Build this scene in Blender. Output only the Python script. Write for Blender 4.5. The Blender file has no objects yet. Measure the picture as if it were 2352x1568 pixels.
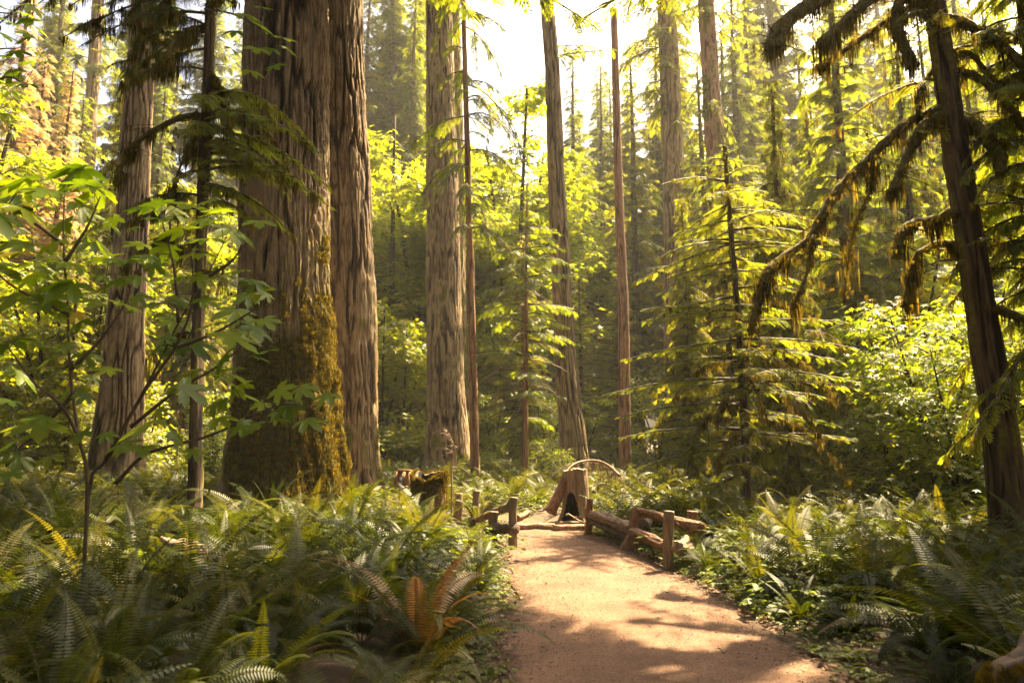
import bpy, math
import numpy as np
from mathutils import Matrix, Vector
R = math.radians
rng = np.random.default_rng(11)

# ------------------------------------------------------------------ camera
sc = bpy.context.scene
col = sc.collection
FPX, PITCH, CAMH = 683.0, R(8.0), 1.6
cam_d = bpy.data.cameras.new('camera'); cam = bpy.data.objects.new('camera', cam_d); col.objects.link(cam)
cam.location = (0, 0, CAMH); cam.rotation_euler = (R(90) + PITCH, 0, 0)
cam_d.sensor_width = 36; cam_d.lens = 24; cam_d.clip_start = 0.05; cam_d.clip_end = 2000
cam_d.dof.use_dof = True; cam_d.dof.focus_distance = 12.0; cam_d.dof.aperture_fstop = 2.8
sc.camera = cam
# ------------------------------------------------------------------ sky + sun
SUN_EL, SUN_AZ = R(55), R(46)          # azimuth from +Y (view direction), negative = towards -X
w = bpy.data.worlds.new('World'); sc.world = w; w.use_nodes = True
wn = w.node_tree; bg = wn.nodes['Background']
sky = wn.nodes.new('ShaderNodeTexSky'); sky.sky_type = 'NISHITA'; sky.sun_disc = False
sky.sun_elevation = SUN_EL; sky.sun_rotation = SUN_AZ; sky.air_density = 1.0; sky.dust_density = 10.0; sky.ozone_density = 0.0
wn.links.new(sky.outputs[0], bg.inputs[0]); bg.inputs[1].default_value = 0.05
sd = Vector((math.sin(SUN_AZ) * math.cos(SUN_EL), math.cos(SUN_AZ) * math.cos(SUN_EL), math.sin(SUN_EL)))
sl = bpy.data.lights.new('sun', 'SUN'); sl.energy = 5.0; sl.angle = R(0.55); sl.color = (1.0, 0.79, 0.47)
so = bpy.data.objects.new('sun', sl); col.objects.link(so); so.rotation_euler = sd.to_track_quat('Z', 'Y').to_euler()
so.location = (0, 0, 60)
sc.view_settings.view_transform = 'Standard'; sc.view_settings.look = 'None'
sc.view_settings.gamma = 1.0; sc.view_settings.exposure = 3.05
try:
    sc.cycles.use_denoising = True; sc.cycles.denoiser = 'OPENIMAGEDENOISE'
    sc.cycles.max_bounces = 7; sc.cycles.diffuse_bounces = 5; sc.cycles.glossy_bounces = 1
    sc.cycles.transmission_bounces = 5; sc.cycles.volume_bounces = 0
    sc.cycles.sample_clamp_indirect = 6.0
except Exception:
    pass

# ------------------------------------------------------------------ pixel -> world (1024 x 682 frame)
def pt(px, py, d):
    x = (px - 512) / FPX; u = (341 - py) / FPX
    Y = math.cos(PITCH) - math.sin(PITCH) * u; Z = math.sin(PITCH) + math.cos(PITCH) * u
    k = d / Y
    return np.array([x * k, d, CAMH + Z * k])
S = 1024 / 2352.0
def q(x, y, d):                         # same, from the 2352-wide view of the photo
    return pt(x * S, y * S, d)

# ------------------------------------------------------------------ terrain
PATH = np.array([  # y, left x, right x
    (-14, -1.2, 1.2), (-6, -1.0, 1.4), (0, -0.7, 1.8), (3, -0.25, 2.05), (4.5, 0.02, 2.12), (5.6, 0.0, 2.15),
    (7, 0.1, 2.05), (8.6, 0.02, 1.85), (10.2, -0.02, 1.62), (11.4, -0.1, 1.35), (12.1, -0.5, 1.25)])
def path_lr(y):
    y = np.asarray(y, float)
    return np.interp(y, PATH[:, 0], PATH[:, 1]), np.interp(y, PATH[:, 0], PATH[:, 2])
def path_dist(x, y):                    # > 0 outside the path
    l, r = path_lr(y)
    d = np.maximum(l - x, x - r)
    d = np.where(y > 12.2, np.hypot(np.maximum(y - 12.2, 0), np.maximum(d, 0)) + 0.0, d)
    # the side branch towards the left behind the ferns
    yc = 11.7 - 0.05 * (x + 0.5) + 0.03 * (x + 0.5) ** 2
    d2 = np.where((x < 0.6) & (x > -9), np.abs(y - yc) - 0.75, 9.0)
    return np.minimum(d, d2)
def gz(x, y):
    x = np.asarray(x, float); y = np.asarray(y, float)
    s = np.clip((path_dist(x, y) - 0.05) / 1.6, 0, 1); s = s * s * (3 - 2 * s)
    h = 0.10 + 0.06 * np.sin(x * 1.1 + 0.7) * np.cos(y * 0.9) + 0.05 * np.sin(x * 2.3 + y * 1.7) + 0.08 * np.sin(x * 0.31 + 2) * np.sin(y * 0.27)
    h = h + np.where(x < 0, 0.12, 0.0)
    return s * h

# ------------------------------------------------------------------ mesh buffers
class Buf:
    def __init__(s): s.v = []; s.f = []; s.t = []; s.m = []; s.n = 0
    def add(s, v, f, t=0.5, m=0):
        v = np.asarray(v, np.float32); f = np.asarray(f, np.int32)
        if len(v) == 0: return
        s.v.append(v); s.f.append(f + s.n); s.n += len(v)
        s.t.append(np.broadcast_to(np.asarray(t, np.float32), (len(v),)).copy())
        s.m.append(np.full(len(f), m, np.int32))
    def mesh(s, name, mats, smooth=False):
        V = np.concatenate(s.v); F = np.concatenate(s.f); T = np.concatenate(s.t); M = np.concatenate(s.m)
        me = bpy.data.meshes.new(name)
        k = F.shape[1]
        me.vertices.add(len(V)); me.vertices.foreach_set('co', V.ravel())
        me.loops.add(F.size); me.loops.foreach_set('vertex_index', F.ravel())
        me.polygons.add(len(F)); me.polygons.foreach_set('loop_start', np.arange(0, F.size, k, dtype=np.int32))
        me.polygons.foreach_set('loop_total', np.full(len(F), k, np.int32))
        for m in (mats if isinstance(mats, (list, tuple)) else [mats]): me.materials.append(m)
        me.polygons.foreach_set('material_index', M)
        if smooth is not False:
            sm = np.ones(len(F), bool) if smooth is True else np.isin(M, smooth)
            me.polygons.foreach_set('use_smooth', sm)
        a = me.attributes.new('tint', 'FLOAT', 'POINT'); a.data.foreach_set('value', T)
        me.update(calc_edges=True)
        return me
def place(me, parent=None, name=None):
    o = bpy.data.objects.new(name or me.name, me); col.objects.link(o)
    if parent is not None: o.parent = parent
    return o
def tag(o, label, cat, group=None):
    o['label'] = label; o['category'] = cat
    if group: o['group'] = group
    return o
def empty(name, loc, label, cat, group=None, rz=0, s=1.0):
    o = bpy.data.objects.new(name, None); col.objects.link(o); o.empty_display_size = 0.2
    o.location = loc; o.rotation_euler = (0, 0, rz); o.scale = (s, s, s)
    return tag(o, label, cat, group)
def part(buf, name, mats, root, smooth=False, loc=None):
    """link the buffer as a child; buffer is in world space when loc is given (root location)"""
    if loc is not None:
        L = np.asarray(loc, np.float32)
        buf.v = [v - L for v in buf.v]
    return place(buf.mesh(name, mats, smooth), root)
def copy_tree(o, loc, rz, s=1.0, label=None, group=None, tilt=(0, 0)):
    c = o.copy(); col.objects.link(c); c.location = loc; c.rotation_euler = (tilt[0], tilt[1], rz)
    c.scale = (s, s, s) if np.isscalar(s) else s
    if label: c['label'] = label
    if group: c['group'] = group
    for ch in o.children:
        d = ch.copy(); col.objects.link(d); d.parent = c
    return c

# ------------------------------------------------------------------ value noise
_tab = np.random.default_rng(5).random((64, 4096)).astype(np.float32)
def vn(u, v, pu=None, seed=0):
    iu = np.floor(u).astype(int); iv = np.floor(v).astype(int)
    fu = u - iu; fv = v - iv
    fu = fu * fu * (3 - 2 * fu); fv = fv * fv * (3 - 2 * fv)
    def g(a, b):
        if pu: a = a % pu
        return _tab[(seed * 7 + b * 13 + (b >> 4)) % 64, (a * 31 + b * 57 + seed * 101) % 4096]
    return (g(iu, iv) * (1 - fu) + g(iu + 1, iv) * fu) * (1 - fv) + (g(iu, iv + 1) * (1 - fu) + g(iu + 1, iv + 1) * fu) * fv

# ------------------------------------------------------------------ geometry
def spline(P, n):
    P = np.asarray(P, float); m = len(P)
    if m == 2:
        t = np.linspace(0, 1, n)[:, None]; return P[0] * (1 - t) + P[1] * t
    t = np.linspace(0, m - 1, n); i = np.clip(np.floor(t).astype(int), 0, m - 2); f = (t - i)[:, None]
    Pp = np.vstack([2 * P[0] - P[1], P, 2 * P[-1] - P[-2]])
    a, b, c, d = Pp[i], Pp[i + 1], Pp[i + 2], Pp[i + 3]
    return 0.5 * ((2 * b) + (-a + c) * f + (2 * a - 5 * b + 4 * c - d) * f ** 2 + (-a + 3 * b - 3 * c + d) * f ** 3)
def frames(C):
    T = np.gradient(C, axis=0); T /= np.linalg.norm(T, axis=1, keepdims=True) + 1e-9
    ref = np.array([0, 0, 1.0]) if abs(T[0][2]) < 0.8 else np.array([0, 1.0, 0])
    N = np.zeros_like(T); B = np.zeros_like(T)
    x = np.cross(ref, T[0]); x /= np.linalg.norm(x)
    for i in range(len(T)):
        x = x - T[i] * np.dot(x, T[i]); x /= np.linalg.norm(x) + 1e-9
        N[i] = x; B[i] = np.cross(T[i], x)
    return T, N, B
def tube(buf, C, r, n=6, tint=0.5, m=0, rough=0.0, tri=True, cap=True):
    C = np.asarray(C, float); k = len(C); r = np.broadcast_to(np.asarray(r, float), (k,))
    _, N, B = frames(C)
    th = np.arange(n) / n * 2 * np.pi
    rr = r[:, None] * (1 + rough * (rng.random((k, n)) - 0.5) * 2) if rough else np.repeat(r[:, None], n, 1)
    V = C[:, None] + rr[..., None] * (np.cos(th)[None, :, None] * N[:, None] + np.sin(th)[None, :, None] * B[:, None])
    V = V.reshape(-1, 3)
    i = np.arange(k - 1)[:, None] * n; j = np.arange(n)[None]; j2 = (j + 1) % n
    a, b, c, d = (i + j).ravel(), (i + j2).ravel(), (i + n + j2).ravel(), (i + n + j).ravel()
    F = np.vstack([np.stack([a, b, c], 1), np.stack([a, c, d], 1)])
    if cap:
        V = np.vstack([V, C[:1], C[-1:]]); jj = np.arange(n)
        F = np.vstack([F, np.stack([(jj + 1) % n, jj, np.full(n, k * n)], 1), np.stack([(k - 1) * n + jj, (k - 1) * n + (jj + 1) % n, np.full(n, k * n + 1)], 1)])
    buf.add(V, F, tint, m)

def trunk_mesh(C, r, nth, K, depth, flare=0.0, flare_h=1.0, seed=0, moss=0.0, warp=1.1, vz=0.62, lump=0.04, moss_side=None, moss_h=99., fine=0.35, mossd_=0.03):
    """furrowed trunk; C world axis points (dense), r radii.  tint attr: 0..1 bark (groove dark -> ridge pale), +2 moss"""
    buf = Buf(); C = np.asarray(C, float); k = len(C); r = np.asarray(r, float)
    th = np.arange(nth) / nth * 2 * np.pi
    TH, Z = np.meshgrid(th, C[:, 2]); RR = np.repeat(r[:, None], nth, 1)
    hb = Z - C[0, 2]
    U = TH / (2 * np.pi)
    fl = flare * np.exp(-hb / flare_h)
    nl = max(5, int(5 + K / 12))
    butt = vn(U * nl, Z * 0.15, nl, seed + 3)
    RR = RR * (1 + fl * (0.55 + 0.9 * butt))
    RR = RR * (1 + lump * (vn(U * 5, Z * 0.6, 5, seed + 1) - 0.5) * 2)
    K2 = K; wv = warp * (vn(U * (K // 3), Z * vz * 1.3, K // 3, seed + 4) - 0.5)
    n1 = vn((U * K2 + wv) % K2, Z * vz, K2, seed + 5)
    rd = np.abs(2 * n1 - 1); g = np.clip(rd / 0.30, 0, 1); g = g * g * (3 - 2 * g)
    K3 = K * 2; n2 = vn((U * K3 + 1.5 * wv) % K3, Z * vz * 3.2, K3, seed + 6); g2 = np.clip(np.abs(2 * n2 - 1) / 0.5, 0, 1)
    n3 = vn(U * K * 4, Z * 5, K * 4, seed + 8) * .6 + vn(U * K * 6, Z * 16, K * 6, seed + 9) * .4
    disp = depth * (g - 1) + depth * fine * (g2 - 1) + depth * 0.5 * (n3 - 0.5)
    RR = RR + disp
    T, N, B = frames(C)
    # keep world aligned frame so theta has a meaning: theta=0 -> +X, 90deg -> +Y
    X = np.array([1., 0, 0]); N = X - T * (T @ X)[:, None]; N /= np.linalg.norm(N, axis=1, keepdims=True); B = np.cross(T, N)
    V = C[:, None] + RR[..., None] * (np.cos(TH)[..., None] * N[:, None] + np.sin(TH)[..., None] * B[:, None])
    t = np.clip(0.02 + 0.8 * g * (0.45 + 0.55 * g2) + 0.45 * (n3 - 0.5), 0, 1)
    if moss > 0:
        mn = vn(U * 9, Z * 0.7, 9, seed + 11) * 0.6 + vn(U * 30, Z * 3.0, 30, seed + 12) * 0.4
        side = 1.0 if moss_side is None else np.clip(0.5 + 0.7 * np.cos(TH - moss_side), 0, 1)
        hh = np.clip(1.25 - hb / moss_h, 0, 1)
        mm = np.clip((mn * side * hh - (1 - moss) * 0.8) * 3 + 0.25, 0, 1)
        t = t + 2 * mm * 0.9
        lm = vn(U * 22, Z * 1.8, 22, seed + 15); V += (mm * (0.02 * (0.5 + n3) + mossd_ * lm ** 2))[..., None] * (np.cos(TH)[..., None] * N[:, None] + np.sin(TH)[..., None] * B[:, None])
    V = V.reshape(-1, 3)
    i = np.arange(k - 1)[:, None] * nth; j = np.arange(nth)[None]; j2 = (j + 1) % nth
    a, b, c, d = (i + j).ravel(), (i + j2).ravel(), (i + nth + j2).ravel(), (i + nth + j).ravel()
    buf.add(V, np.vstack([np.stack([a, b, c], 1), np.stack([a, c, d], 1)]), t.ravel())
    jj = np.arange(nth); top = (k - 1) * nth
    buf.v.append(np.array([C[-1]], np.float32)); buf.t.append(np.array([0.6], np.float32))
    buf.f.append(np.stack([top + jj, top + (jj + 1) % nth, np.full(nth, buf.n)], 1).astype(np.int32)); buf.m.append(np.zeros(nth, np.int32)); buf.n += 1
    return buf, V, t.ravel()

def rows(z0, z1, fine_to, dz, coarse=1.2):
    a = np.arange(z0, fine_to, dz); b = np.arange(fine_to, z1 + coarse, coarse)
    return np.concatenate([a, b]) if z1 > fine_to else np.arange(z0, z1 + dz, dz)

# --- leaf templates (x = length, y = sideways, z = up), drooping with x
def T_spray(nl, w, sub, droop, seed, lw=0.05):
    r = np.random.default_rng(seed); V = []; F = []
    def quad(p, d, L, wd):
        d = d / (np.linalg.norm(d) + 1e-9); s = np.array([-d[1], d[0], 0]); n = len(V)
        V.extend([p, p + d * L * .45 + s * wd, p + d * L, p + d * L * .45 - s * wd]); F.extend([(n, n + 1, n + 2), (n, n + 2, n + 3)])
    quad(np.zeros(3), np.array([1., 0, 0]), 1.0, lw * 0.5)
    for i in range(nl):
        s = 0.06 + 0.9 * i / nl
        for sg in (-1, 1):
            L = w * (1 - s) ** 0.7 * (0.45 + 0.55 * min(1, s * 4)) * r.uniform(.75, 1.15) + 0.05
            a = R(r.uniform(42, 62)) * sg
            d = np.array([math.cos(a), math.sin(a), r.uniform(-.15, .1)]); p = np.array([s + r.uniform(-.02, .02), 0, 0])
            if sub:
                quad(p, d, L, lw * 0.28)
                ns = max(2, int(L / w * sub))
                for k in range(ns):
                    t = (k + .7) / (ns + .4)
                    for s2 in (-1, 1):
                        a2 = a + s2 * R(50); quad(p + d * L * t, np.array([math.cos(a2), math.sin(a2), r.uniform(-.2, .1)]), L * .42 * (1.1 - t) + .02, lw * .33)
            else:
                quad(p, d, L, lw * r.uniform(.7, 1.1))
    V = np.array(V); V[:, 2] -= droop * V[:, 0] ** 2 + 0.35 * droop * np.abs(V[:, 1]) ** 1.5 * 2
    return V, np.array(F)
NEAR = [T_spray(15, .38, 4, d, 10 + i, .022) for i, d in enumerate((.12, .25, .42))]
MID = [T_spray(12, .48, 0, d, 20 + i, .026) for i, d in enumerate((.15, .3, .5))]
FAR = [T_spray(8, .48, 0, d, 30 + i, .036) for i, d in enumerate((.2, .35, .55))]
def T_strand(n, seed):
    r = np.random.default_rng(seed); V = []; F = []
    for i in range(n):
        x, y = r.normal(0, .22, 2); L = r.uniform(.35, 1.0) * (1 - .5 * min(1, math.hypot(x, y) * 2)); wd = r.uniform(.02, .045)
        a = r.uniform(0, math.pi); s = np.array([math.cos(a), math.sin(a), 0]) * wd; k = len(V)
        dx, dy = r.normal(0, .06, 2)
        V.extend([np.array([x, y, 0]) - s, np.array([x, y, 0]) + s, np.array([x + dx, y + dy, -L * .55]) + s * .8, np.array([x + dx * .3, y, -L])]); F.extend([(k, k + 1, k + 2), (k, k + 2, k + 3)])
    return np.array(V), np.array(F)
MOSS = [T_strand(14, 40 + i) for i in range(3)]
def T_maple(seed, cup=0.25):
    half = [(0, 1.0), (9, .80), (13, .83), (17, .66), (23, .40), (30, .55), (34, .72), (39, .76), (47, .96), (55, .74), (60, .76), (66, .55), (73, .34), (84, .46), (93, .62), (103, .68), (112, .48), (122, .46), (138, .30), (160, .2), (178, .06)]
    r = np.random.default_rng(seed)
    pts = [(a, b * r.uniform(.93, 1.07)) for a, b in half]
    full = [(-a, b) for a, b in reversed(pts[1:])] + pts
    V = [np.array([0, 0, 0.])]
    for a, b in full:
        # lobes' midribs lower/higher than sinuses -> folded look
        ridge = max(math.cos(R(a) * 1.0) ** 2, math.cos(R(abs(a) - 47)) ** 8, math.cos(R(abs(a) - 103)) ** 8)
        V.append(np.array([b * math.cos(R(a)), b * math.sin(R(a)), -cup * b * b + .10 * b * (1 - ridge)]))
    V = np.array(V); V[:, 0] += 0.0
    n = len(full); F = [(0, i + 1, i + 2) for i in range(n - 1)]
    return V, np.array(F)
MAPLE = [T_maple(50 + i, c) for i, c in enumerate((.12, .28, .42))]
def T_small(seed):                       # simple pointed leaf, 2 folded halves
    V = np.array([(0, 0, 0), (.35, .3, .04), (.7, .24, 0), (1, 0, -.1), (.7, -.24, 0), (.35, -.3, .04)], float)
    return V, np.array([(0, 1, 2), (0, 2, 3), (0, 3, 4), (0, 4, 5)])
SMALL = [T_small(1)]
def T_palm5(seed):                       # coarse far maple leaf (5 points)
    V = [(0, 0, 0)]
    for a, b in ((-110, .55), (-75, .25), (-50, .9), (-22, .4), (0, 1), (22, .4), (50, .9), (75, .25), (110, .55)): V.append((b * math.cos(R(a)), b * math.sin(R(a)), -.2 * b))
    return np.array(V, float), np.array([(0, i, i + 1) for i in range(1, 9)])
PALM = [T_palm5(1)]

class Scatter:
    """collects transforms of template leaves, then emits them all at once"""
    def __init__(s, tmpl): s.t = tmpl; s.o = []; s.x = []; s.n = []; s.L = []; s.c = []
    def add(s, o, x, n, L, c):
        s.o.append(o); s.x.append(x); s.n.append(n); s.L.append(L); s.c.append(c)
    def emit(s, buf, m=0):
        if not s.o: return
        O = np.vstack(s.o) if s.o[0].ndim > 1 else np.array(s.o); X = np.array(s.x).reshape(-1, 3); Nn = np.array(s.n).reshape(-1, 3)
        L = np.array(s.L).reshape(-1, 1) if not isinstance(s.L[0], (tuple, list)) else np.array(s.L); C = np.array(s.c).ravel()
        X = X / (np.linalg.norm(X, axis=1, keepdims=True) + 1e-9)
        Yv = np.cross(Nn, X); Yv /= np.linalg.norm(Yv, axis=1, keepdims=True) + 1e-9
        Zv = np.cross(X, Yv)
        Lx, Ly, Lz = (L[:, 0], L[:, 0], L[:, 0]) if L.shape[1] == 1 else (L[:, 0], L[:, 1], L[:, 2])
        which = rng.integers(0, len(s.t), len(O))
        for k, (tv, tf) in enumerate(s.t):
            i = np.where(which == k)[0]
            if len(i) == 0: continue
            V = O[i][:, None] + tv[None, :, 0:1] * (X[i] * Lx[i, None])[:, None] + tv[None, :, 1:2] * (Yv[i] * Ly[i, None])[:, None] + tv[None, :, 2:3] * (Zv[i] * Lz[i, None])[:, None]
            nv = len(tv); F = tf[None] + (np.arange(len(i)) * nv)[:, None, None]
            buf.add(V.reshape(-1, 3), F.reshape(-1, tf.shape[1]), np.repeat(C[i], nv), m)

def bough(sc_, wood, base, az, L, up, droop, sl, dens, moss=None, mossd=0.0, mossl=.25, wr=.02, start=.12, tint=.5, wseg=7, side_pitch=(-35, -5), sub=True):
    s = np.linspace(0, 1, wseg); d = np.array([math.cos(az), math.sin(az), 0]); side = np.array([-d[1], d[0], 0])
    bend = rng.normal(0, .12)
    C = base + L * (d * s[:, None] * (1 - .12 * droop * s[:, None]) + side * (bend * s[:, None] ** 2)); C[:, 2] += L * (up * s - droop * s ** 2)
    if wood is not None: tube(wood, C, np.linspace(wr, wr * .25, wseg), 4, .4, 1, cap=False)
    if sub and L > .9:
        for k in range(int(2 + L * 1.7)):
            t = rng.uniform(.15, .85); p = np.array([np.interp(t, s, C[:, j]) for j in range(3)])
            L2 = L * rng.uniform(.22, .5) * (1.15 - t)
            bough(sc_, wood, p, az + rng.choice((-1, 1)) * R(rng.uniform(30, 62)), L2, up * .5 - droop * t + rng.normal(0, .08), droop * .7, sl * .8, dens * 1.15, moss, mossd * .6, mossl * .8, wr * .45, .1, tint + rng.normal(0, .06), 5, side_pitch, False)
    n = max(3, int(L * dens * (.75 if sub else 1))); ss = np.linspace(start, 1, n) + rng.normal(0, .03, n); ss = np.clip(ss, 0, 1)
    for i, t in enumerate(ss):
        p = np.array([np.interp(t, s, C[:, k]) for k in range(3)])
        slope = up - 2 * droop * t
        for sg in ((-1, 1) if t < .97 else (0,)):
            if rng.random() < .14: continue
            a = sg * R(rng.uniform(28, 72)) * (1.05 - .45 * t)
            pit = slope * .6 + math.tan(R(rng.uniform(*side_pitch)))
            x = d * math.cos(a) + side * math.sin(a) + np.array([0, 0, pit])
            nrm = np.array([rng.normal(0, .32), rng.normal(0, .32), 1.0])
            ln = sl * (.35 + .6 * (1 - t) ** .8 * min(1, t * 3 + .4)) * rng.uniform(.45, 1.3) * (L ** .3)
            sc_.add(p, x, nrm, ln, np.clip(tint + rng.normal(0, .18), 0, 1))
        if moss is not None and rng.random() < mossd:
            moss.add(p, np.array([1., rng.normal(), 0]), np.array([0, 0, 1.]), (mossl * .6, mossl * .6, mossl * rng.uniform(.3, 1.8)), rng.random())
    return C

# ------------------------------------------------------------------ materials
def nodes(m):
    m.use_nodes = True; nt = m.node_tree; nt.nodes.clear(); return nt, nt.nodes, nt.links
def N(ns, t, **kw):
    n = ns.new(t)
    for k, v in kw.items(): setattr(n, k, v)
    return n
def ramp(ns, stops):
    r = ns.new('ShaderNodeValToRGB'); cr = r.color_ramp
    while len(cr.elements) > 1: cr.elements.remove(cr.elements[-1])
    cr.elements[0].position = stops[0][0]; cr.elements[0].color = (*stops[0][1], 1)
    for p, c in stops[1:]:
        e = cr.elements.new(p); e.color = (*c, 1)
    return r
def leaf_mat(name, stops, tr=0.55, trcol=(1.35, 1.2, .4), gloss=.02, rough=.5, objvar=.25):
    m = bpy.data.materials.new(name); nt, ns, ln = nodes(m)
    out = N(ns, 'ShaderNodeOutputMaterial'); at = N(ns, 'ShaderNodeAttribute', attribute_name='tint'); oi = N(ns, 'ShaderNodeObjectInfo')
    geo = N(ns, 'ShaderNodeNewGeometry')
    a = N(ns, 'ShaderNodeMath', operation='MULTIPLY_ADD'); ln.new(oi.outputs['Random'], a.inputs[0]); a.inputs[1].default_value = objvar; a.inputs[2].default_value = -objvar / 2
    b = N(ns, 'ShaderNodeMath', operation='ADD'); ln.new(at.outputs['Fac'], b.inputs[0]); ln.new(a.outputs[0], b.inputs[1])
    c = N(ns, 'ShaderNodeMath', operation='MULTIPLY_ADD'); ln.new(geo.outputs['Random Per Island'], c.inputs[0]); c.inputs[1].default_value = .2; c.inputs[2].default_value = -.1
    d = N(ns, 'ShaderNodeMath', operation='ADD'); ln.new(b.outputs[0], d.inputs[0]); ln.new(c.outputs[0], d.inputs[1])
    r = ramp(ns, stops); ln.new(d.outputs[0], r.inputs[0])
    df = N(ns, 'ShaderNodeBsdfDiffuse'); ln.new(r.outputs[0], df.inputs[0])
    mul = N(ns, 'ShaderNodeMix', data_type='RGBA', blend_type='MULTIPLY'); mul.inputs[0].default_value = 1; ln.new(r.outputs[0], mul.inputs[6]); mul.inputs[7].default_value = (*[x * 2.4 for x in trcol], 1)
    tl = N(ns, 'ShaderNodeBsdfTranslucent'); ln.new(mul.outputs[2], tl.inputs[0])
    mx = N(ns, 'ShaderNodeMixShader'); mx.inputs[0].default_value = tr; ln.new(df.outputs[0], mx.inputs[1]); ln.new(tl.outputs[0], mx.inputs[2])
    gl = N(ns, 'ShaderNodeBsdfGlossy'); gl.inputs['Roughness'].default_value = rough; gl.inputs[0].default_value = (1, 1, 1, 1)
    mg = N(ns, 'ShaderNodeMixShader'); mg.inputs[0].default_value = gloss; ln.new(mx.outputs[0], mg.inputs[1]); ln.new(gl.outputs[0], mg.inputs[2])
    ln.new(mg.outputs[0], out.inputs[0]); return m
def bark_mat(name, dark, mid, pale, mossc=(.13, .12, .02), bump=.6, sc_=9.0, stretch=.22):
    m = bpy.data.materials.new(name); nt, ns, ln = nodes(m)
    out = N(ns, 'ShaderNodeOutputMaterial'); p = N(ns, 'ShaderNodeBsdfPrincipled'); p.inputs['Roughness'].default_value = .9
    p.inputs['Specular IOR Level'].default_value = .2
    at = N(ns, 'ShaderNodeAttribute', attribute_name='tint'); tc = N(ns, 'ShaderNodeTexCoord')
    mp = N(ns, 'ShaderNodeMapping'); mp.inputs['Scale'].default_value = (1, 1, stretch); ln.new(tc.outputs['Object'], mp.inputs[0])
    n1 = N(ns, 'ShaderNodeTexNoise'); n1.inputs['Scale'].default_value = sc_ * 3; n1.inputs['Detail'].default_value = 9; n1.inputs['Roughness'].default_value = .7; ln.new(mp.outputs[0], n1.inputs[0])
    n2 = N(ns, 'ShaderNodeTexNoise'); n2.inputs['Scale'].default_value = .9; n2.inputs['Detail'].default_value = 3; ln.new(tc.outputs['Object'], n2.inputs[0])
    fr = N(ns, 'ShaderNodeMath', operation='MINIMUM'); ln.new(at.outputs['Fac'], fr.inputs[0]); fr.inputs[1].default_value = 1.0
    ad = N(ns, 'ShaderNodeMath', operation='MULTIPLY_ADD'); ln.new(n1.outputs[0], ad.inputs[0]); ad.inputs[1].default_value = .9; ad.inputs[2].default_value = -.45
    ad2 = N(ns, 'ShaderNodeMath', operation='ADD'); ln.new(fr.outputs[0], ad2.inputs[0]); ln.new(ad.outputs[0], ad2.inputs[1])
    r = ramp(ns, [(0, dark), (.45, mid), (.95, pale)]); ln.new(ad2.outputs[0], r.inputs[0])
    # large scale stains
    mm = N(ns, 'ShaderNodeMix', data_type='RGBA', blend_type='MULTIPLY'); mm.inputs[0].default_value = .6
    r2 = ramp(ns, [(.3, (.62, .58, .55)), (.7, (1.25, 1.15, 1.0))]); ln.new(n2.outputs[0], r2.inputs[0]); ln.new(r.outputs[0], mm.inputs[6]); ln.new(r2.outputs[0], mm.inputs[7])
    ms = N(ns, 'ShaderNodeMath', operation='SUBTRACT'); ln.new(at.outputs['Fac'], ms.inputs[0]); ms.inputs[1].default_value = 1.0; ms.use_clamp = True
    n3 = N(ns, 'ShaderNodeTexNoise'); n3.inputs['Scale'].default_value = 14; n3.inputs['Detail'].default_value = 4; ln.new(tc.outputs['Object'], n3.inputs[0])
    r3 = ramp(ns, [(.3, tuple(x * .45 for x in mossc)), (.7, tuple(x * 1.4 for x in mossc))]); ln.new(n3.outputs[0], r3.inputs[0])
    mx = N(ns, 'ShaderNodeMix', data_type='RGBA'); ln.new(ms.outputs[0], mx.inputs[0]); ln.new(mm.outputs[2], mx.inputs[6]); ln.new(r3.outputs[0], mx.inputs[7])
    ln.new(mx.outputs[2], p.inputs['Base Color'])
    bp = N(ns, 'ShaderNodeBump'); bp.inputs['Strength'].default_value = min(1, bump * 1.4); bp.inputs['Distance'].default_value = .03; ln.new(n1.outputs[0], bp.inputs['Height']); ln.new(bp.outputs[0], p.inputs['Normal'])
    ln.new(p.outputs[0], out.inputs[0]); return m
def plain(name, c1, c2, scale=8, rough=.8, bump=.3, stretch=(1, 1, 1), metal=0, dist=.01):
    m = bpy.data.materials.new(name); nt, ns, ln = nodes(m)
    out = N(ns, 'ShaderNodeOutputMaterial'); p = N(ns, 'ShaderNodeBsdfPrincipled'); p.inputs['Roughness'].default_value = rough; p.inputs['Metallic'].default_value = metal
    tc = N(ns, 'ShaderNodeTexCoord'); mp = N(ns, 'ShaderNodeMapping'); mp.inputs['Scale'].default_value = stretch; ln.new(tc.outputs['Object'], mp.inputs[0])
    n1 = N(ns, 'ShaderNodeTexNoise'); n1.inputs['Scale'].default_value = scale; n1.inputs['Detail'].default_value = 8; n1.inputs['Roughness'].default_value = .65; ln.new(mp.outputs[0], n1.inputs[0])
    r = ramp(ns, [(.32, c1), (.68, c2)]); ln.new(n1.outputs[0], r.inputs[0]); ln.new(r.outputs[0], p.inputs['Base Color'])
    bp = N(ns, 'ShaderNodeBump'); bp.inputs['Strength'].default_value = bump; bp.inputs['Distance'].default_value = dist; ln.new(n1.outputs[0], bp.inputs['Height']); ln.new(bp.outputs[0], p.inputs['Normal'])
    ln.new(p.outputs[0], out.inputs[0]); return m

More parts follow.
